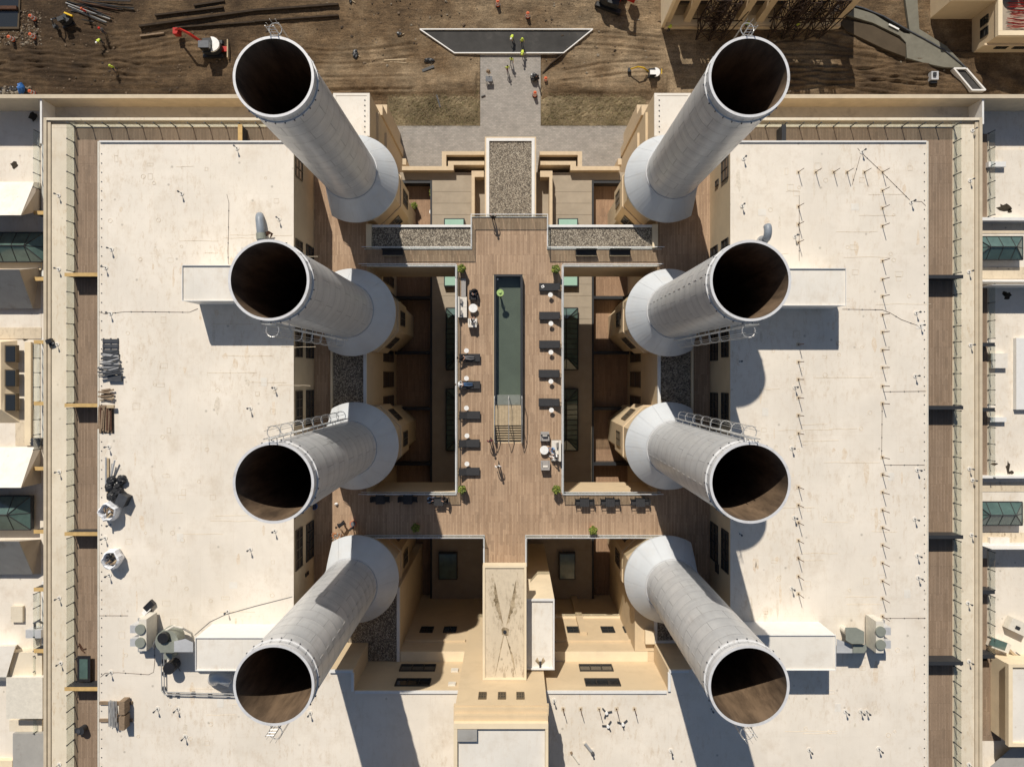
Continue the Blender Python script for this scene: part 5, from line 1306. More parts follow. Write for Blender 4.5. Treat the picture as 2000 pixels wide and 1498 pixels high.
MB().box(gx(1898)-.28,gx(2120),gy(105)-.28,gy(105)-.01,ZG+2.6,ZG+2.9).build('cornice', M['coping'], tq)
for x_ in (1925,1960): window(tq, gx(x_+12), gy(105)-.001, ZG+2.0, 1.6, 1.2, 'S', 2, 1)
for y_ in (60,82): window(tq, gx(1898)-.001, gy(y_), ZG+2.5, 1.1, 1.5, 'W', 1, 2)
t = thing('pipe_stack', 'tangle of dark red steel bars on the top right house roof', 'steel bars', (gx(1950),gy(50),ZG+h_+.07)); rn = random.Random(9)
for k in range(34):
    x0_, y0_ = gx(1905)+rn.uniform(.6,1.6), gy(92)+k*.13; MB().bar((x0_,y0_,ZG+h_+.15+rn.uniform(0,.4)),(gx(2010)+rn.uniform(-2,2),y0_+rn.uniform(-.7,.7),ZG+h_+.15+rn.uniform(0,.5)),.05).build('bar', M['red'], t)
t = thing('water_tank', 'dark round tanks on the top right house roof', 'tank', (gx(1930),gy(18),ZG+h_+.07))
for x_,y_ in ((1918,18),(1948,14)): MB().cyl(gx(x_),gy(y_),ZG+h_+.07,ZG+h_+1.6,1.0,n=20).build('drum', M['char'], t)
# ================================================================ POOL
tpool = thing('pool', 'long narrow raised pool with dark rim and green water', 'pool', (-.35,3.2,0))
X0,X1,Y0,Y1 = -1.70,1.00,-2.85,9.42; w_ = .20
MB().box(X0,X1,Y0,Y1,-.30,-.04).build('tank_floor', M['tank'], tpool)
for n_,a in (('side_wall',(X0,X0+w_,Y0,Y1)),('side_wall',(X1-w_,X1,Y0,Y1)),('end_wall',(X0+w_,X1-w_,Y1-w_,Y1))): MB().box(*a,-.039,.86).build(n_, M['char'], tpool)
MB().box(X0+w_,X1-w_,Y0,Y0+.95,-.038,.44).build('entry_step', M['roof_grey'], tpool)
MB().box(X0+w_,X1-w_,Y0,Y1-w_,.54,.56).build('water', M['water'], tpool)
t = thing('pool_steps', 'light timber platform and steps at the south end of the pool', 'steps', (-.35,-4.5,0))
MB().box(X0,X0+.12,-6.2,Y0-.002,.0,.80).build('string', M['char'], t); MB().box(X1-.12,X1,-6.2,Y0-.002,.0,.80).build('string', M['char'], t)
for k in range(17):
    x = X0+.14+k*(X1-X0-.28)/17; MB().box(x,x+.125,-4.75,Y0-.01,.78,.82).build('slat', M['wood_light'], t)
MB().box(X0+.13,X1-.13,-4.74,Y0-.02,.60,.70).build('bearer', M['char'], t)
for k in range(6):
    y = -4.84-k*.245; z = .70-k*.115; MB().box(X0+.13,X1-.13,y-.13,y,z-.03,z).build('tread', M['wood_light'], t)
MB().box(X0+.13,X1-.13,-6.3,-4.76,.005,.03).build('tread_shade_sheet', M['char'], t)  # dark sheet added under the treads, its colour stands for shade in the gaps
for i,x in enumerate((X0+.08,-.30,X1-.08)):
    r_ = thing('handrail', ('left','middle','right')[i]+' steel handrail over the pool steps', 'handrail', (x,-4.5,0), group='three handrails over the pool steps')
    MB().tube([(x,-2.0,.5),(x,-2.0,1.75),(x,-2.2,1.9),(x,-4.6,1.85),(x,-6.35,1.0),(x,-6.5,.85),(x,-6.5,.02)],.035,8).build('rail', M['galv'], r_)
    MB().tube([(x,-4.7,1.8),(x,-4.7,.8)],.03,6).build('post', M['galv'], r_)
t = thing('pool_light', 'small white round fitting in the top left corner of the pool', 'fitting', (-1.35,9.0,.6)); MB().cyl(-1.35,9.02,.56,.62,.07,n=12).build('lens', M['white'], t); MB().cyl(-1.35,9.02,.54,.565,.1,n=12).build('ring', M['galv'], t)
# ================================================================ FURNITURE
def lounger():
    t = thing('sun_lounger', '', 'sun lounger', (0,0,0), local=True)
    MB().box(-1.0,.25,-.34,.34,.30,.36).build('seat', M['char_cloth'], t)
    b = MB(); b.obox((.25+.38*math.cos(R(32)),0,.33+.38*math.sin(R(32))),(.78,.66,.05),0,pitch=-R(32)); b.build('backrest', M['char_cloth'], t)
    f = MB(); 
    for s in (-1,1): f.box(-1.02,.95,s*.36-.02,s*.36+.02,.24,.30)
    f.box(-1.02,-.98,-.36,.36,.24,.299); f.box(.93,.97,-.36,.36,.24,.299); f.build('frame', M['char'], t)
    for x in (-.9,.85):
        for s in (-1,1): MB().box(x-.025,x+.025,s*.34-.025,s*.34+.025,0,.24).build('leg', M['char'], t)
    for s in (-.1,.1): MB().box(.90,1.12,s*1.4-.03,s*1.4+.03,.22,.27).build('handle', M['wood_light'], t)
    MB().box(.42,.44,-.36,.36,.36,.40).build('strap', M['char'], t)
    return t
def round_table(r,h,mat='white'):
    t = thing('side_table', '', 'side table', (0,0,0), local=True)
    MB().cyl(0,0,h-.03,h,r,n=28).build('top', M[mat], t); MB().cyl(0,0,.02,h-.03,r*.22,r*.14,n=10).build('leg', M['trim'], t); MB().cyl(0,0,0,.02,r*.7,n=20).build('base', M['char'], t); return t
L0 = lounger(); first = True
lg = 'charcoal sun loungers along both edges of the pool deck'
spots = [(1074,561,0,'dark sun lounger topmost on the right, folded white towel on it'),(1074,617,0,'empty dark sun lounger, second from the top on the right'),(1074,673,0,'empty dark sun lounger, third from the top on the right'),(1073,730,0,'empty dark sun lounger, fourth from the top on the right'),(1073,786,0,'empty dark sun lounger nearest the two sitting people, lowest on the right'),
 (917,699,180,'dark sun lounger topmost on the left, person in black on it'),(917,752,180,'dark sun lounger on the left with the person in jeans'),(917,811,180,'empty dark sun lounger between two others, third from the top on the left'),(916,866,180,'dark sun lounger with a round dark item, fourth from the top on the left'),(916,921,180,'dark sun lounger nearest the bottom left courtyard corner')]
LO = []
for i,(a,b,yw,lab) in enumerate(spots):
    o = L0 if i == 0 else copy_tree(L0,(0,0,0)); x,y,_ = W(a,b,.3); o.location=(x,y,0); o.rotation_euler=(0,0,R(yw)); o['label']=lab; o['group']=lg; LO.append(o)
T0 = round_table(.225,.50)
tsp = [(1075,576,'right'),(1076,632,'right'),(1076,688,'right'),(1076,745,'right'),(1077,801,'right'),(911,685,'left'),(911,739,'left'),(911,797,'left'),(912,851,'left'),(912,906,'left')]
for i,(a,b,s) in enumerate(tsp):
    o = T0 if i == 0 else copy_tree(T0,(0,0,0)); x,y,_ = W(a,b,.5); o.location=(x,y,0); o['label']='small round white side table, %s from the top beside the %s loungers'%(ORD[i%5],s); o['group']='small white side tables beside the loungers'; ORG[o.name]=(0,0,0)
for i,(a,b,lab) in enumerate(((924,602,'larger round white table between the left armchairs'),(1063,879,'larger round white table between the two grey armchairs on the right'))):
    t = round_table(.41,.45); x,y,_ = W(a,b,.45); t.location=(x,y,0); t['label']=lab; t['category']='table'
t = thing('towel','folded white towel on the topmost right lounger','towel',(W(1060,560,.36)[0],W(1060,560,.36)[1],.365),rz=.5,local=True)
MB().box(-.14,.14,-.12,.12,0,.04).build('towel', M['whitec'], t); MB().box(-.10,.05,-.05,.05,.041,.055).build('band', M['greyc'], t)
def armchair(px,py,yw,lab,mat,cush=None):
    x,y,_=W(px,py,.5); t = thing('armchair',lab,'armchair',(x,y,0),rz=R(yw),local=True)      # faces +y
    MB().box(-.40,.40,-.38,.38,.12,.36).build('base', M[mat], t); MB().box(-.30,.30,-.22,.40,.361,.46).build('seat', M[mat], t)
    MB().box(-.40,.40,-.46,-.24,.12,.78).build('backrest', M[mat], t)
    for s in (-1,1): MB().box(s*.31,s*.43,-.24,.38,.361,.60).build('arm', M[mat], t)
    if cush: MB().obox((0,-.16,.60),(.44,.14,.30),0,roll=-R(20)).build('cushion', M[cush], t)
    for sx in (-.34,.34):
        for sy in (-.38,.32): MB().box(sx-.03,sx+.03,sy-.03,sy+.03,0,.12).build('leg', M['char'], t)
    return t
armchair(925,577,180,'charcoal armchair at the top of the left seating group','char_cloth','greyc')
armchair(923,630,0,'cream armchair with a person in white, left seating group','cushion')
armchair(1064,853,180,'light grey armchair above the round table on the right','cush_grey','cushion')
armchair(1065,908,0,'light grey armchair below the round table on the right','cush_grey','cushion')
def sofa(px,py,yw,L,lab,mat,extra=True):
    x,y,_=W(px,py,.5); t = thing('sofa',lab,'sofa',(x,y,0),rz=R(yw),local=True)
    MB().box(-L/2,L/2,-.42,.40,.12,.34).build('base', M['char'], t)
    n=2
    for k in range(n): MB().box(-L/2+L*k/n+.01,-L/2+L*(k+1)/n-.01,-.24,.42,.341,.47).build('seat_cushion', M[mat], t)
    MB().box(-L/2,L/2,-.46,-.25,.345,.78).build('backrest', M[mat], t)
    for s in (-1,1): MB().obox((s*L*.28,-.12,.60),(.42,.13,.36),R(5*s),roll=-R(28)).build('cushion', M['cush_grey'], t)
    for sx in (-L/2+.08,L/2-.08):
        for sy in (-.36,.32): MB().box(sx-.03,sx+.03,sy-.03,sy+.03,0,.12).build('leg', M['char'], t)
    return t
sofa(903,600,-90,1.95,'cream sofa with grey cushions against the left railing','cushion')
sofa(1086,880,90,1.95,'cream sofa against the right railing with two people','cushion')
t = thing('bench','brown timber bench with a long grey pad above the cream sofa','bench',(W(902,562,.4)[0],W(902,562,.4)[1],0)); x,y,_=W(902,562,.4)
for k in range(4): MB().box(x-.38+k*.19,x-.38+k*.19+.16,y-.95,y+.95,.34,.39).build('slat', M['wood'], t)
MB().box(x-.05,x+.38,y-.85,y+.85,.391,.47).build('pad', M['cush_grey'], t)
for q in (-.85,.85):
    for s in (-.33,.33): MB().box(x+s-.03,x+s+.03,y+q-.03,y+q+.03,0,.34).build('leg', M['char'], t)
def dining(px,py,lab,i):
    x,y,_=W(px,py,.74); t=thing('dining_table','square dark dining table, '+lab,'table',(x,y,0),local=True,group='dark dining tables on the south bridge')
    for k in range(5): MB().box(-.42+k*.17,-.42+k*.17+.16,-.42,.42,.71,.74).build('slat', M['char_cloth'], t)
    MB().box(-.40,.40,-.40,.40,.66,.705).build('frame', M['char'], t)
    for sx in (-.38,.38):
        for sy in (-.38,.38): MB().box(sx-.025,sx+.025,sy-.025,sy+.025,0,.66).build('leg', M['char'], t)
    for s,nm in ((-1,'left'),(1,'right')):
        c=thing('chair','dark woven armchair, %s side of the table %s'%(nm,lab),'chair',(x+s*.62,y,0),rz=R(90*s),local=True,group='dark armchairs at the dining tables')
        MB().box(-.25,.25,-.22,.26,.41,.45).build('seat', M['char_cloth'], c); MB().obox((0,-.26,.64),(.50,.04,.42),0,roll=R(8)).build('backrest', M['char_cloth'], c)
        for q in (-1,1):
            MB().box(q*.27-.02,q*.27+.02,-.26,.24,.62,.65).build('arm', M['char'], c)
            for yy in (-.24,.22): MB().box(q*.27-.02,q*.27+.02,yy-.02,yy+.02,0,.62).build('leg', M['char'], c)
for i,(a,b,l) in enumerate(((1142,981,'first right of the deck'),(1192,981,'middle of three on the right'),(1251,981,'farthest right'),(742,976,'farthest left in shade'),(796,976,'middle of three on the left, in shade'),(857,979,'nearest the deck on the left'))): dining(a,b,l,i)
def wbench(px,py,lab):
    x,y,_=W(px,py,.45); t=thing('bench',lab,'bench',(x,y,0),local=True,group='dark benches along the north gravel strips')
    MB().box(-.98,.98,-.22,.24,.40,.45).build('seat', M['char_cloth'], t); MB().box(-.98,.98,.26,.32,.36,.92).build('backrest', M['char_cloth'], t)
    MB().box(-.98,.98,-.30,-.23,.38,.43).build('front_rail', M['wood_light'], t)
    for s in (-.95,.95): MB().box(s-.03,s+.03,-.28,.3,0,.40).build('leg', M['char'], t)
wbench(1145,494,'dark bench by the right gravel strip, nearer the deck'); wbench(1211,494,'dark bench by the right gravel strip, farther from the deck'); wbench(767,494,'dark bench in the shade by the left gravel strip')
# planters
def shrub(px,py,lab,z=0,r=.40,dark=False,pot='char',h=.75,seed=0,grp='potted shrubs on the pool deck'):
    rn=random.Random(seed); x,y,_=W(px,py,z+h+.5); t=thing('potted_shrub',lab,'plant',(x,y,z),local=True,group=grp)
    MB().cyl(0,0,0,h,.26,.36,n=18).build('pot', M[pot], t); MB().cyl(0,0,h-.06,h-.02,.33,n=16).build('soil', M['bark'], t)
    st=MB(); lf=MB()
    for k in range(22):
        a=rn.uniform(0,6.28); e=rn.uniform(.2,1.35); d=Vector((math.cos(a)*math.cos(e),math.sin(a)*math.cos(e),math.sin(e)))
        st.bar(Vector((0,0,h-.02)),Vector((0,0,h+.15))+d*r*.8,.012)
    for k in range(620):
        d=Vector((rn.gauss(0,1),rn.gauss(0,1),rn.gauss(0,1))).normalized(); rr=r*rn.uniform(.45,1.0)**.6*(1+.12*math.sin(5*math.atan2(d.y,d.x)+seed)); c=Vector((0,0,h+.26))+Vector((d.x*rr,d.y*rr,d.z*rr*.8))
        u=(d*.5+Vector((rn.uniform(-1,1),rn.uniform(-1,1),rn.uniform(-.5,.5)))).normalized(); v=u.cross(Vector((rn.uniform(-.6,.6),rn.uniform(-.6,.6),1))).normalized(); l=rn.uniform(.05,.10); ww=l*.45
        lf.add([c-u*l,c+v*ww,c+u*l,c-v*ww],[(0,1,2,3)],0 if rn.random()<(.85 if d.z<.3 else .5) else 1)
    st.build('stem', M['bark'], t, kind='stuff'); lf.build('foliage', [M['leaf'],M['leaf_y']], t, kind='stuff')
shrub(901,524,'bushy green potted shrub at the top left corner of the deck',seed=1); shrub(1086,525,'bushy green potted shrub at the top right corner of the deck',seed=2)
shrub(902,957,'bushy green potted shrub at the lower left courtyard corner',seed=3); shrub(1087,957,'bushy green potted shrub at the lower right courtyard corner',seed=4)
shrub(811,1032,'potted shrub in shade by the bottom left railing',seed=5,pot='terracotta'); shrub(1159,1037,'potted shrub in a terracotta pot by the bottom right railing',seed=6,pot='terracotta')
shrub(846,376,'leafy plant by the sunken patio of the top left courtyard',z=ZP,r=.5,seed=7,grp='plants in the courtyards'); shrub(808,401,'yellowish plant against the wall in the top left courtyard',z=ZP,seed=8,grp='plants in the courtyards')
t = round_table(.35,.45); x,y,_=W(844,414,ZP+.45); t.location=(x,y,ZP); t['label']='small white round table in the top left sunken patio'
# ================================================================ PEOPLE
SC = {}
def body_mesh(pose):
    if pose in SC: return SC[pose]
    # joints: name -> (pos, radius, region) ; regions 0 shirt 1 trousers 2 skin 3 shoe
    J = {}
    def j(n,p,r,g,par): J[n]=(Vector(p),r,g,par)
    if pose in ('stand','walk','lean'):
        st = .0 if pose!='walk' else .22
        j('pelvis',(0,0,.95),.135,1,None); j('waist',(0,.0,1.10),.125,0,'pelvis'); j('chest',(0,.01,1.30),.150,0,'waist'); j('neck0',(0,.0,1.44),.075,0,'chest'); j('neck',(0,.01,1.51),.055,2,'neck0'); j('head',(0,.03,1.60),.092,2,'neck'); j('crown',(0,.02,1.70),.075,2,'head'); j('nose',(0,.115,1.605),.02,2,'head')
        for s,n in ((-1,'l'),(1,'r')):
            f = st*s
            j(n+'sh',(s*.17,0,1.40),.065,0,'chest'); el=(s*.26,-.06-f*.4,1.14) if pose!='lean' else (s*.30,.10,1.20); wr=(s*.25,.08-f*.9,.94) if pose!='lean' else (s*.22,.30,1.12)
            j(n+'el',el,.045,0,n+'sh'); j(n+'wr',wr,.032,2,n+'el'); h=Vector(wr)+Vector((0,.03,-.07)) if pose!='lean' else Vector(wr)+Vector((0,.07,0)); j(n+'pa',h,.036,2,n+'wr')
            for k in range(4): j(n+'f%d'%k,h+Vector((s*.0+(-.03+.02*k),.02,-.075-.01*(k in(1,2)))),.010,2,n+'pa')
            j(n+'th',h+Vector((-s*.045,.035,-.03)),.011,2,n+'pa')
            j(n+'hip',(s*.095,0,.88),.098,1,'pelvis'); j(n+'kn',(s*.10,.03+f*.7,.50),.062,1,n+'hip'); j(n+'an',(s*.10,-.01+f,.10+abs(f)*.12*(s<0)),.045,1,n+'kn'); j(n+'toe',(s*.12,.15+f,.04+abs(f)*.08*(s<0)),.042,3,n+'an')
    elif pose == 'sit':
        j('pelvis',(0,0,.55),.14,1,None); j('waist',(0,-.03,.70),.125,0,'pelvis'); j('chest',(0,-.05,.90),.15,0,'waist'); j('neck0',(0,-.03,1.05),.07,0,'chest'); j('neck',(0,0,1.12),.055,2,'neck0'); j('head',(0,.04,1.20),.092,2,'neck'); j('crown',(0,.03,1.30),.075,2,'head'); j('nose',(0,.125,1.19),.02,2,'head')
        for s,n in ((-1,'l'),(1,'r')):
            j(n+'sh',(s*.17,-.03,1.0),.065,0,'chest'); j(n+'el',(s*.27,.08,.78),.045,0,n+'sh'); wr=(s*.14,.32,.74); j(n+'wr',wr,.032,2,n+'el'); h=Vector(wr)+Vector((-s*.02,.07,0)); j(n+'pa',h,.036,2,n+'wr')
            for k in range(4): j(n+'f%d'%k,h+Vector((-.03+.02*k,.08,-.02)),.010,2,n+'pa')
            j(n+'th',h+Vector((-s*.05,.03,.01)),.011,2,n+'pa')
            j(n+'hip',(s*.10,.05,.54),.10,1,'pelvis'); j(n+'kn',(s*.15,.46,.54),.065,1,n+'hip'); j(n+'an',(s*.14,.50,.12),.045,1,n+'kn'); j(n+'toe',(s*.15,.66,.04),.042,3,n+'an')
    elif pose == 'recline':                                  # lies along +y(feet), head raised towards -y
        j('pelvis',(0,0,.50),.13,1,None); j('waist',(0,-.15,.55),.12,0,'pelvis'); j('chest',(0,-.33,.68),.145,0,'waist'); j('neck0',(0,-.47,.78),.07,0,'chest'); j('neck',(0,-.53,.83),.055,2,'neck0'); j('head',(0,-.60,.90),.092,2,'neck'); j('crown',(0,-.67,.96),.075,2,'head'); j('nose',(0,-.57,.99),.02,2,'head')
        for s,n in ((-1,'l'),(1,'r')):
            j(n+'sh',(s*.18,-.42,.74),.062,0,'chest'); j(n+'el',(s*.30,-.22,.58),.043,0,n+'sh'); wr=(s*.12,-.05,.68); j(n+'wr',wr,.032,2,n+'el'); h=Vector(wr)+Vector((-s*.05,.05,.01)); j(n+'pa',h,.035,2,n+'wr')
            for k in range(4): j(n+'f%d'%k,h+Vector((-s*(.05),.03-.02*k+.03,0)),.010,2,n+'pa')
            j(n+'th',h+Vector((0,.05,.03)),.011,2,n+'pa')
            j(n+'hip',(s*.09,.08,.48),.095,1,'pelvis'); j(n+'kn',(s*.10,.48,.56 if s>0 else .47),.06,1,n+'hip'); j(n+'an',(s*.08,.88,.44),.043,1,n+'kn'); j(n+'toe',(s*.09,.95,.56),.042,3,n+'an')
    elif pose == 'bend':
        j('pelvis',(0,-.10,.88),.14,1,None); j('waist',(0,.05,.98),.125,0,'pelvis'); j('chest',(0,.24,1.08),.15,0,'waist'); j('neck0',(0,.38,1.10),.07,0,'chest'); j('neck',(0,.44,1.10),.055,2,'neck0'); j('head',(0,.53,1.10),.092,2,'neck'); j('crown',(0,.61,1.14),.075,2,'head'); j('nose',(0,.57,1.0),.02,2,'head')
        for s,n in ((-1,'l'),(1,'r')):
            j(n+'sh',(s*.17,.32,1.08),.062,0,'chest'); j(n+'el',(s*.22,.38,.82),.043,0,n+'sh'); wr=(s*.14,.50,.62); j(n+'wr',wr,.032,2,n+'el'); h=Vector(wr)+Vector((0,.03,-.06)); j(n+'pa',h,.035,2,n+'wr')
            for k in range(4): j(n+'f%d'%k,h+Vector((-.03+.02*k,.02,-.07)),.010,2,n+'pa')
            j(n+'th',h+Vector((-s*.045,.03,-.02)),.011,2,n+'pa')
            j(n+'hip',(s*.10,-.10,.82),.10,1,'pelvis'); j(n+'kn',(s*.12,.06,.46),.062,1,n+'hip'); j(n+'an',(s*.13,-.05,.09),.045,1,n+'kn'); j(n+'toe',(s*.15,.11,.04),.042,3,n+'an')
    names=list(J); idx={n:i for i,n in enumerate(names)}
    me=bpy.data.meshes.new('body_skeleton'); me.from_pydata([J[n][0] for n in names],[(idx[J[n][3]],idx[n]) for n in names if J[n][3]],[])
    o=bpy.data.objects.new('body_skeleton',me); col.objects.link(o)
    sk=o.modifiers.new('skin','SKIN'); ss=o.modifiers.new('sub','SUBSURF'); ss.levels=1; ss.render_levels=1
    lay=me.skin_vertices[0].data if me.skin_vertices else None
    if lay is None:
        bpy.context.view_layer.update(); 
        bm=bmesh.new(); bm.from_mesh(me); bm.verts.layers.skin.verify(); bm.to_mesh(me); bm.free(); lay=me.skin_vertices[0].data
    for i,n in enumerate(names): lay[i].radius=(J[n][1],J[n][1]*(.75 if n in('chest','waist','pelvis') and pose!='bend' else 1)); lay[i].use_root=(n=='pelvis')
    bpy.context.view_layer.update(); dg=bpy.context.evaluated_depsgraph_get()
    res=bpy.data.meshes.new_from_object(o.evaluated_get(dg)); bpy.data.objects.remove(o); res.name='body'
    res.materials.clear()
    for q in ('whitec','jeans','skin','shoe'): res.materials.append(M[q])
    for p in res.polygons:
        c=p.center; best=min(((c-J[n][0]).length-J[n][1]*.8,J[n][2]) for n in names); p.material_index=best[1]; p.use_smooth=True
    SC[pose]=(res,J['head'][0].copy(),J['crown'][0].copy()); return SC[pose]
def person(lab,px,py,z,pose,yaw,shirt,pants,skin='skin',hat='hair',group=None,hz=1.6):
    me,hd,cr=body_mesh(pose); x,y,_=W(px,py,z+hz)
    if pose in('sit','recline'): pass
    t=thing('person',lab,'person',(x,y,z),rz=R(yaw),local=True,group=group)
    b=bpy.data.objects.new('body',me); col.objects.link(b); b.parent=t
    for i,m_ in enumerate((shirt,pants,skin,'shoe')): b.material_slots[i].link='OBJECT'; b.material_slots[i].material=M[m_]
    up=(cr-hd).normalized(); c=hd+up*.055
    if hat in('hair','hairb'):
        m=MB().ball(c-Vector((0,.015,0)),.108,14,8,sc=(1,1.08,.95)); m.build('hair',M[hat],t,org=(0,0,0),smooth=True)
    else:
        m=MB().ball(c+up*.02,.135,16,8,sc=(1,1.12,.85)); m.cyl(c.x,c.y+.02,c.z-.01,c.z+.01,.17,n=18) if pose in('stand','walk','lean','sit') else None
        m.build('helmet',M[hat],t,org=(0,0,0),smooth=True)
    return t
person('person in black leaning on the glass at the north end of the deck',963,423,0,'lean',0,'blackc','blackc')
person('person in a dark red top walking beside the pool steps',957,862,0,'walk',200,'maroon','blackc')
person('person in a white shirt with arms out walking south of the pool',973,912,0,'walk',20,'whitec','blackc')
person('person in dark clothes seated in the charcoal armchair',926,566,0,'sit',180,'blackc','greyc',hz=1.2)
person('person in a white shirt and navy shorts seated in the cream armchair',923,628,0,'sit',0,'whitec','navy',hz=1.1)
def on(px,py,z,*a,**k): return person(*a[:1],px,py,z,*a[1:],**k)
person('person in black reclining on the topmost left lounger',907,699,.02,'recline',-90,'blackc','greyc',hz=.9)
person('person in a white top and blue jeans reclining on a lounger',904,751,.02,'recline',-90,'whitec','jeans',hz=.9,hat='hairb')
person('person in a blue top and jeans sitting at the upper end of the right sofa',1082,880,.0,'sit',90,'bluec','jeans',hz=1.1,hat='hairb')
person('person in a white top and sunglasses at the lower end of the right sofa',1086,894,.0,'sit',70,'whitec','whitec',hz=1.1)
person('person in a light blue shirt at the left side of the sunlit dining table',836,977,.0,'sit',-90,'bluec','jeans',hz=1.1)
person('person in a black shirt at the right side of the sunlit dining table',870,977,.0,'sit',90,'blackc','blackc',hz=1.1)
person('person in dark clothes standing by the orange item on the south bridge',683,1035,0,'stand',30,'blackc','navy')
person('person in black crouched over on the sunlit boards left of the orange item',667,1024,0,'bend',120,'blackc','blackc',hz=1.1)
person('person in a lime green shirt and hat standing in the pool',976,573,-.05,'stand',-60,'lime','jeans',hat='lime')
t=thing('sun_hat','broad lime green sun hat on the person in the pool','hat',(*W(977,572,1.76)[:2],1.72),local=True); MB().cyl(0,0,0,.02,.33,n=24).build('brim',M['lime'],t); MB().ball((0,0,.03),.14,14,6,sc=(1,1,.8)).build('crown',M['lime'],t,smooth=True)
t=thing('tool_bucket','orange tub beside the standing person on the south bridge','tub',(*W(690,1023,.3)[:2],0),local=True); MB().cyl(0,0,0,.38,.24,.31,n=20).build('body',M['orange'],t); MB().cyl(0,0,.38,.4,.25,n=20).build('contents',M['greyc'],t)
t=thing('tool_bucket','blue tub in the shade by the left inner wall','tub',(*W(614,989,.3)[:2],0),local=True); MB().cyl(0,0,0,.38,.24,.31,n=20).build('body',M['blue'],t); MB().cyl(0,0,.38,.4,.27,n=20).build('contents',M['navy'],t)
t=thing('tool_bag','small white bag on the sunlit boards below the third left chimney','bag',(*W(657,984,.1)[:2],0),local=True); MB().ball((0,0,.14),.17,10,6,jit=.15,sc=(1,.8,.8)).build('sack',M['whitec'],t); MB().tube([(-.1,0,.24),(0,0,.33),(.1,0,.24)],.015,5).build('handle',M['greyc'],t)
t=thing('rubble_heap','small heap of reddish rubble beside the bottom left chimney','rubble',(*W(652,1046,0)[:2],0)); rn=random.Random(5)
m=MB()
for k in range(60): x,y,_=W(rn.uniform(646,668),rn.uniform(1040,1053),0); m.ball((x,y,.06),rn.uniform(.04,.1),6,4,jit=.3,rnd=rn,m=rn.randint(0,1))
m.build('rubble',[M['terracotta'],M['roof_grey']],t,kind='stuff')
# ================================================================ CONSTRUCTION SITE
gz=ZG+.16
workers=[('worker in a yellow vest kneeling on the dark concrete, topmost',1001,68,'bend',160,'hivis','navy','hatw'),
 ('worker in a yellow vest and hard hat on the dark concrete near the kerb',1020,76,'stand',190,'hivis','navy','hivis'),
 ('worker in a yellow vest stepping over the lower kerb line',1021,98,'bend',170,'hivis','maroon','hivis'),
 ('worker in a yellow vest walking with arms spread at the top of the paved walk',999,113,'walk',180,'hivis','greyc','hair'),
 ('worker in a yellow vest carrying a dark bag on the paved walk',991,129,'walk',200,'hivis','maroon','hair'),
 ('worker in black standing at the right edge of the paved walk',1051,148,'stand',120,'blackc','blackc','hair'),
 ('worker in a red jacket and red helmet on the churned earth, upper left',159,17,'stand',160,'redc','navy','orange'),
 ('worker in a red helmet beside the one in yellow',193,55,'stand',200,'greyc','navy','redc'),
 ('worker in yellow bending beside the one with the red helmet',192,76,'bend',150,'hivis','navy','hatw'),
 ('worker in yellow alone on the earth right of the dark tracks',214,128,'walk',190,'hivis','navy','hivis'),
 ('worker in yellow behind the ledge at the left end of the beige shell',1310,50,'stand',180,'hivis','navy','hivis'),
 ('worker in green on the ledge of the beige shell',1462,44,'stand',180,'lime','navy','hivis'),
 ('worker in yellow on the ledge at the right of the beige shell',1560,46,'stand',180,'hivis','navy','hivis')]
for lab,px,py,pose,yw,sh,pn,ht in workers:
    zz_ = ZG+1.07 if 1296<px<1640 else (ZG+.31 if py<106 and 888<px<1100 else (ZG+.14 if 938<px<1056 else gz))
    person(lab,px,py,zz_,pose,yw,sh,pn,hat=ht,hz=1.15 if pose=='bend' else 1.65)
def drum(px,py,lab,z=gz):
    x,y,_=W(px,py,z+1.0); t=thing('traffic_drum',lab,'traffic drum',(x,y,z),local=True,group='orange drums on the site')
    MB().cyl(0,0,.0,.10,.36,n=20).build('base',M['black'],t)
    for k in range(4): MB().cyl(0,0,.101+k*.22,.10+(k+1)*.22,.29-.02*k,.275-.02*k,n=20).build('band',M['orange' if k%2==0 else 'white'],t)
    MB().cyl(0,0,.981,1.02,.22,.17,n=20).build('cap',M['orange'],t); MB().box(-.12,.12,-.03,.03,1.02,1.10).build('handle',M['orange'],t)
drum(1066,153,'orange drum just off the right edge of the paved walk'); drum(1045,181,'orange drum standing on the paved walk',ZG+.14)
drum(58,31,'orange drum right of the dark pit, upper of the two'); drum(58,67,'orange drum below the rubble by the dark pit'); drum(16,72,'orange drum farthest left on the site'); drum(57,178,'orange drum beside the blue tarp near the parapet'); drum(1031,26,'orange drum above the dark concrete trapezoid'); drum(972,3,'orange drum at the very top edge of the site')
t=thing('bin_bag','black sack at the right edge of the paved walk','sack',(*W(1043,152,ZG+.5)[:2],ZG+.14),local=True); MB().ball((0,0,.4),.5,12,8,jit=.18,sc=(1,1.1,.8),rnd=random.Random(3)).build('sack',M['black'],t); MB().tube([(0,0,.75),(.05,0,1.0)],[.1,.18],6).build('knot',M['black'],t)
t=thing('work_cart','dark grey work cart on the left edge of the paved walk','cart',(*W(955,155,ZG+.8)[:2],ZG+.14),local=True)
MB().box(-.45,.45,-.35,.35,.70,.75).build('top',M['steel_dark'],t); [MB().box(a-.03,a+.03,b-.03,b+.03,0,.70).build('leg',M['galv'],t) for a in(-.4,.4) for b in(-.3,.3)]; MB().tube([(-.3,.9,.9),(0,.5,.95),(.25,.8,.8)],.07,6).build('tool',M['wood'],t); MB().ball((-.1,.95,.85),.28,10,6,jit=.15).build('drum_lid',M['wood'],t)
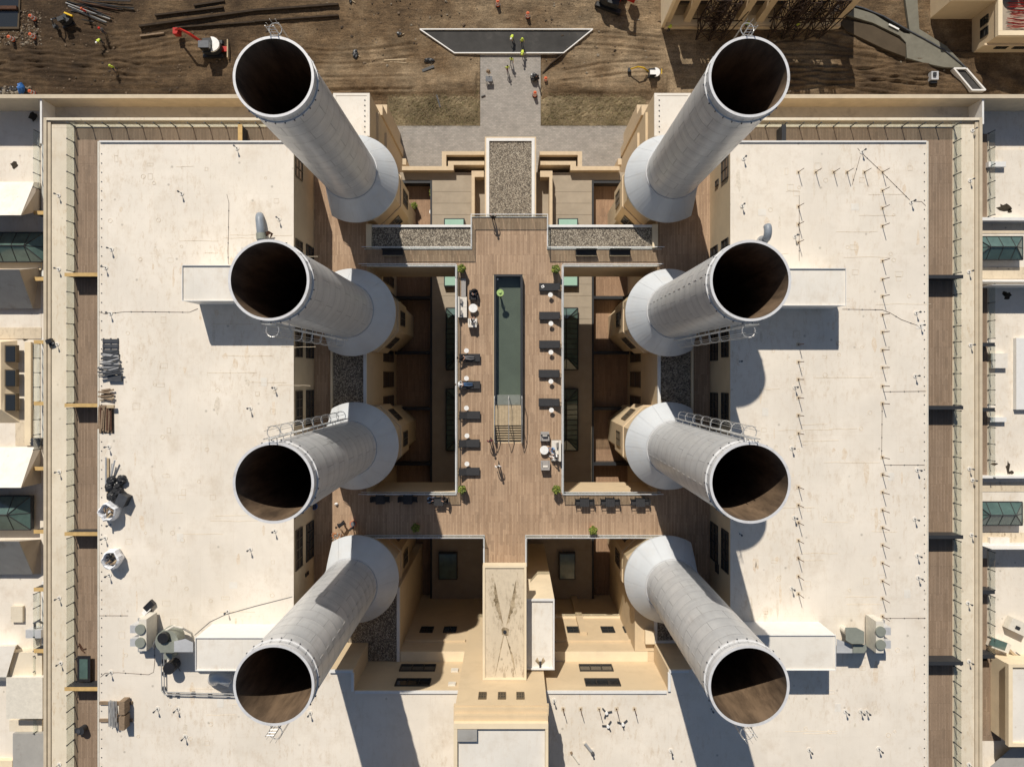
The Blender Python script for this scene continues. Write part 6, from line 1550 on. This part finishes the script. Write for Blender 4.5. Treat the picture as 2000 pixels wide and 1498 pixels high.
def stickt(a,b,lab,w_=.18,h_=.15,mat='steel_dark',z=gz,nm='beam',cat='beam'):
    pa,pb=Vector(W(*a,z)),Vector(W(*b,z)); c=(pa+pb)/2; t=thing(nm,lab,cat,tuple(c)); d=pb-pa
    MB().obox(c+Vector((0,0,h_/2+.05)),(d.length,w_,h_),math.atan2(d.y,d.x)).build('beam',M[mat],t); MB().obox(c+Vector((0,0,.03)),(d.length*.96,w_*1.6,.05),math.atan2(d.y,d.x)).build('footing',M['wood'],t)
stickt((275,55),(500,24),'long dark form board on the earth, lower of the left pair',.26,.5,'darkwood'); stickt((500,24),(662,12),'long dark form board continuing right to the upper middle',.26,.5,'darkwood')
stickt((345,57),(500,46),'long thin dark form board above the red digger',.18,.4,'darkwood'); stickt((500,45),(662,33),'long thin dark form board ending right of the first chimney',.18,.4,'darkwood')
stickt((305,33),(438,17),'dark form board at the top, above the long pair',.22,.4,'darkwood'); stickt((380,13),(440,4),'short dark form board at the very top',.22,.3,'darkwood'); stickt((275,72),(322,66),'short timber lying left of the red digger',.2,.2,'wood')
stickt((750,119),(794,117),'pale timber lying in the middle of the soil',.14,.1,'wood_light'); stickt((825,141),(848,132),'short black beam on the soil',.35,.3,'black'); stickt((853,187),(860,211),'black post lying on the dry grass, lower one',.2,.2,'black'); stickt((899,163),(904,184),'black post lying on the dry grass, upper one',.12,.15,'black')
stickt((940,190),(948,187),'tiny black bar on the paved walk',.12,.1,'black',ZG+.14); stickt((762,122),(794,124),'pale lath beside the longer timber',.08,.08,'wood_light'); stickt((1212,55),(1217,45),'small dark stick above the yellow digger',.1,.1,'wood')
tq=thing('pipe_stack','fan of long dark steel bars at the top left of the site','steel bars',W(170,25,gz)); rn=random.Random(12)
for a,b,c,d in ((128,6,215,38),(133,12,208,44),(140,18,205,45),(152,4,230,20),(160,2,262,19),(155,8,240,19),(150,12,218,30),(165,0,255,3),(145,1,200,14),(170,14,216,36),(138,22,200,30),(130,3,190,20),(175,10,262,16),(160,39,183,43)):
    MB().bar(W(a,b,gz+.15+rn.uniform(0,.3)),W(c,d,gz+.15+rn.uniform(0,.3)),.11).build('bar',M[rn.choice(['rust','char','galv','steel_dark'])],tq)
t=thing('pit','dark water filled pit edged with timber at the top left corner','pit',W(10,30,gz)); MB().prism([(gx(-60),gy(-40)),(gx(46),gy(-40)),(gx(41),gy(60)),(gx(-60),gy(60))],ZG+.1,ZG+.42).build('rim',M['mud'],t); MB().prism([(gx(-60),gy(-40)),(gx(43),gy(-40)),(gx(38),gy(56)),(gx(-60),gy(56))],ZG+.421,ZG+.43).build('water',M['glass_dark'],t); MB().box(gx(-60),gx(40),gy(24),gy(18),ZG+.45,ZG+.8).build('beam',M['rust'],t)
def rocks(lab,rg,n,mats,sz,seed):
    rn=random.Random(seed); m=MB(); cx=W((rg[0]+rg[2])/2,(rg[1]+rg[3])/2,gz)
    for k in range(n):
        x,y,_=W(rn.uniform(rg[0],rg[2]),rn.uniform(rg[1],rg[3]),gz); r=rn.uniform(*sz)*(1 if rn.random()<.9 else 1.8)
        m.ball((x,y,gz+r*.3),r,6,4,jit=.35,sc=(1,rn.uniform(.6,1.1),.6),m=rn.randrange(len(mats)),rnd=rn)
    o=m.build('rubble',[M[q] for q in mats],None,org=cx); tag(o,lab,'rubble',kind='stuff')
M['rock']=flat('broken concrete',(.22,.185,.14),.9); M['rockd']=flat('dark clods',(.055,.04,.028),.95); M['rockb']=flat('brown clods',(.14,.10,.065),.95)
rocks('pale broken concrete rubble around the dark pit',(40,20,82,95),330,('rock','rockb','rockb','rockd'),(.04,.15),1); rocks('rubble strewn below the dark pit',(0,62,75,92),170,('rock','rockb','rockd'),(.04,.15),2)
rocks('dark rubble and scrap against the parapet at the left',(0,170,60,184),120,('rockd','black','rock'),(.08,.25),3)
rocks('clods of earth scattered over the site',(80,0,460,184),260,('rockd','rockb','rockb'),(.05,.16),4); rocks('clods and stones scattered in the middle of the site',(460,0,936,175),300,('rockd','rockb','rock'),(.04,.15),5)
rocks('clods and stones right of the trapezoid',(1060,0,1290,170),200,('rockd','rockb','rock'),(.04,.16),6); rocks('clods scattered on the right of the site',(1480,60,1850,184),170,('rockd','rockb','rock'),(.04,.15),7)
# dry straw tufts
rn=random.Random(21)
for lab,rg in (('dry straw blades on the left bed',(758,160,936,246)),('dry straw blades on the right bed',(1058,160,1260,246))):
    m=MB(); c0_=W((rg[0]+rg[2])/2,200,gz)
    for k in range(5200):
        x,y,_=W(rn.uniform(rg[0],rg[2]),rg[1]+(rg[3]-rg[1])*rn.random()**.75,gz); a=rn.uniform(0,6.28); l=rn.uniform(.10,.26); u=Vector((math.cos(a),math.sin(a),rn.uniform(.05,.6)))*l; v=Vector((-u.y,u.x,0)).normalized()*.018; p=Vector((x,y,gz+.15))
        m.add([p-v,p+v,p+u],[(0,1,2)],0 if rn.random()<.6 else (1 if rn.random()<.6 else 2))
    o=m.build('straw',[M['straw1'] if 'straw1' in M else M.setdefault('straw1',flat('dry straw',(.26,.20,.12),.9)),M.setdefault('straw2',flat('brown straw',(.16,.12,.06),.9)),M.setdefault('straw3',flat('green blades',(.12,.13,.04),.9))],None,org=c0_); tag(o,lab,'straw',kind='stuff')
# machines ---------------------------------------------------------------
def digger(px,py,yaw,lab,bodym,armm,sc=1.0,reach=1.0,blade=True,armyaw=0):
    x,y,_=W(px,py,gz+1); t=thing('excavator',lab,'excavator',(x,y,gz),rz=R(yaw),local=True); s=sc
    for q in (-1,1):
        m=MB(); pts=[(-1.1,0),(-1.25,.2),(-1.1,.45),(1.1,.45),(1.25,.2),(1.1,0)]
        m.hull([(a*s,(q*.78-.2)*s,b*s) for a,b in pts],[(a*s,(q*.78+.2)*s,b*s) for a,b in pts]); m.build('track',M['black'],t)
    MB().box(-.8*s,.8*s,-.55*s,.55*s,.25*s,.55*s).build('undercarriage',M['char'],t)
    if blade: MB().obox((-1.75*s,0,.3*s),(.12*s,2.1*s,.45*s)).build('blade',M['wood_light'] if armm=='red' else M[armm],t); MB().box(-1.7*s,-.7*s,-.3*s,.3*s,.25*s,.38*s).build('blade_arm',M[armm],t)
    b=MB(); A=[R(a) for a in range(90,271,20)]; pts=[(.75*s,.85*s),(.75*s,-.85*s)][::-1]; ring_=[(.8*s,-.8*s),(.8*s,.8*s)]+[(-.3*s+.95*s*math.cos(a),.85*s*math.sin(a)) for a in A]
    b.prism(ring_,.6*s,1.30*s); b.build('body',M['char'],t)
    rg=[(-.25*s,.84*s)]+[(-.3*s+.95*s*math.cos(a),.85*s*math.sin(a)) for a in A]+[(-.25*s,-.84*s),(-.45*s,-.3*s),(-.45*s,.3*s)]; MB().prism(rg,1.301*s,1.55*s).build('counterweight',M[bodym],t)
    MB().prism([(.75*s,.05*s),(.75*s,.75*s),(-.35*s,.75*s),(-.35*s,.05*s)],1.36*s,2.3*s).build('cab',M['glass_dark'],t)
    MB().prism([(.8*s,.0*s),(.8*s,.8*s),(-.4*s,.8*s),(-.4*s,.0*s)],2.31*s,2.4*s).build('cab_roof',M[bodym if sc<1 else 'steel_dark'],t)
    ca,sa=math.cos(R(armyaw)),math.sin(R(armyaw)); P=lambda r,z: Vector((.7*s+r*ca*s*reach,-.25*s+r*sa*s*reach,z*s))
    MB().tube([P(0,1.0),P(1.1,2.4),P(2.2,2.7)],[.15*s,.17*s,.12*s],4).build('boom',M[armm],t); MB().tube([P(2.1,2.75),P(3.2,1.5)],[.15*s,.13*s],4).build('stick',M[armm],t); MB().tube([P(.5,1.2),P(1.2,2.2)],.06*s,6).build('ram',M['galv'],t)
    c=P(3.3,1.0); MB().hull([c+Vector((-.35*s,-.35*s,-.4*s)),c+Vector((.3*s,-.35*s,-.45*s)),c+Vector((.3*s,.35*s,-.45*s)),c+Vector((-.35*s,.35*s,-.4*s))],[c+Vector((-.2*s,-.35*s,.3*s)),c+Vector((.35*s,-.35*s,.3*s)),c+Vector((.35*s,.35*s,.3*s)),c+Vector((-.2*s,.35*s,.3*s))]).build('bucket',M[armm] if armm=='red' else M['char'],t)
digger(412,92,180,'white bodied excavator with red arm left of the first chimney','white','red',1.15,1.05,True,-24)
digger(1276,142,180,'mini excavator with yellow arm and white canopy right of the walk','white','yellow',.72,1.1,True,-5)
digger(1195,-4,-20,'dark red machine cut by the top edge of the photo','char','red',1.5,.4,False,40)
digger(124,37,200,'small black loader with a yellow bar near the steel bars','char','steel_dark',.7,.5,False,30)
t=thing('barrier','yellow bar standing behind the small black loader','barrier',W(134,29,gz)); MB().obox(W(134,29,gz+1.3),(1.15,.2,.28),R(-22)).build('rail',M['yellow'],t); MB().bar(W(131,31,gz),W(131,29,gz+1.2),.05).build('leg',M['char'],t); MB().bar(W(138,33,gz),W(138,31,gz+1.2),.05).build('leg',M['char'],t)
t=thing('tarp','crumpled blue tarp on the dark rubble by the parapet','tarp',W(41,173,gz)); MB().ball(W(41,173,gz+.6),.62,14,8,jit=.2,sc=(.7,1.1,.8),rnd=random.Random(8)).build('sheet',M['blue'],t); MB().tube([W(36,168,gz+.5),W(46,178,gz+.5)],.05,5).build('rope',M['greyc'],t)
t=thing('pump_box','small pale grey machine on the soil near the slanted frame','machine',W(1825,148,gz)); x,y,_=W(1825,148,gz+.6); MB().box(x-.48,x+.48,y-.6,y+.5,gz,gz+.75).build('housing',M['steel'],t); MB().box(x-.3,x+.1,y-.2,y+.3,gz+.751,gz+.95).build('engine',M['char'],t); MB().box(x-.44,x+.44,y-.95,y-.62,gz+.1,gz+.5).build('tank',M['black'],t)
for i,(px,py) in enumerate(((695,108),(780,68),(838,120),(685,3))):
    t=thing('debris_sack',('dark crumpled heap of plastic left of the first timber on the soil','small dark heap of debris above the dry bed','dark heap of clods beside the trapezoid','small dark bundle at the top edge')[i],'heap',(*W(px,py,gz)[:2],gz),local=True); MB().ball((0,0,.2),(.5,.3,.4,.28)[i],12,7,jit=.35,sc=((.7,1.2,1.6,.6)[i],(1.2,.8,.7,1.3)[i],.5),rnd=random.Random(i)).build('sheet',M['black'],t); MB().obox((.35,-.1,.15),(.7,.07,.07),-.7+1.1*i).build('stick',M['wood_light'],t)
t=thing('plank','white board lying on the curved path edging','board',W(1745,55,gz)); MB().obox(W(1746,53,ZG+.84),(1.5,.2,.05),R(-27)).build('board',M['white'],t); MB().obox(W(1746,53,ZG+.78),(.2,.3,.06),R(-27)).build('support',M['wood'],t)
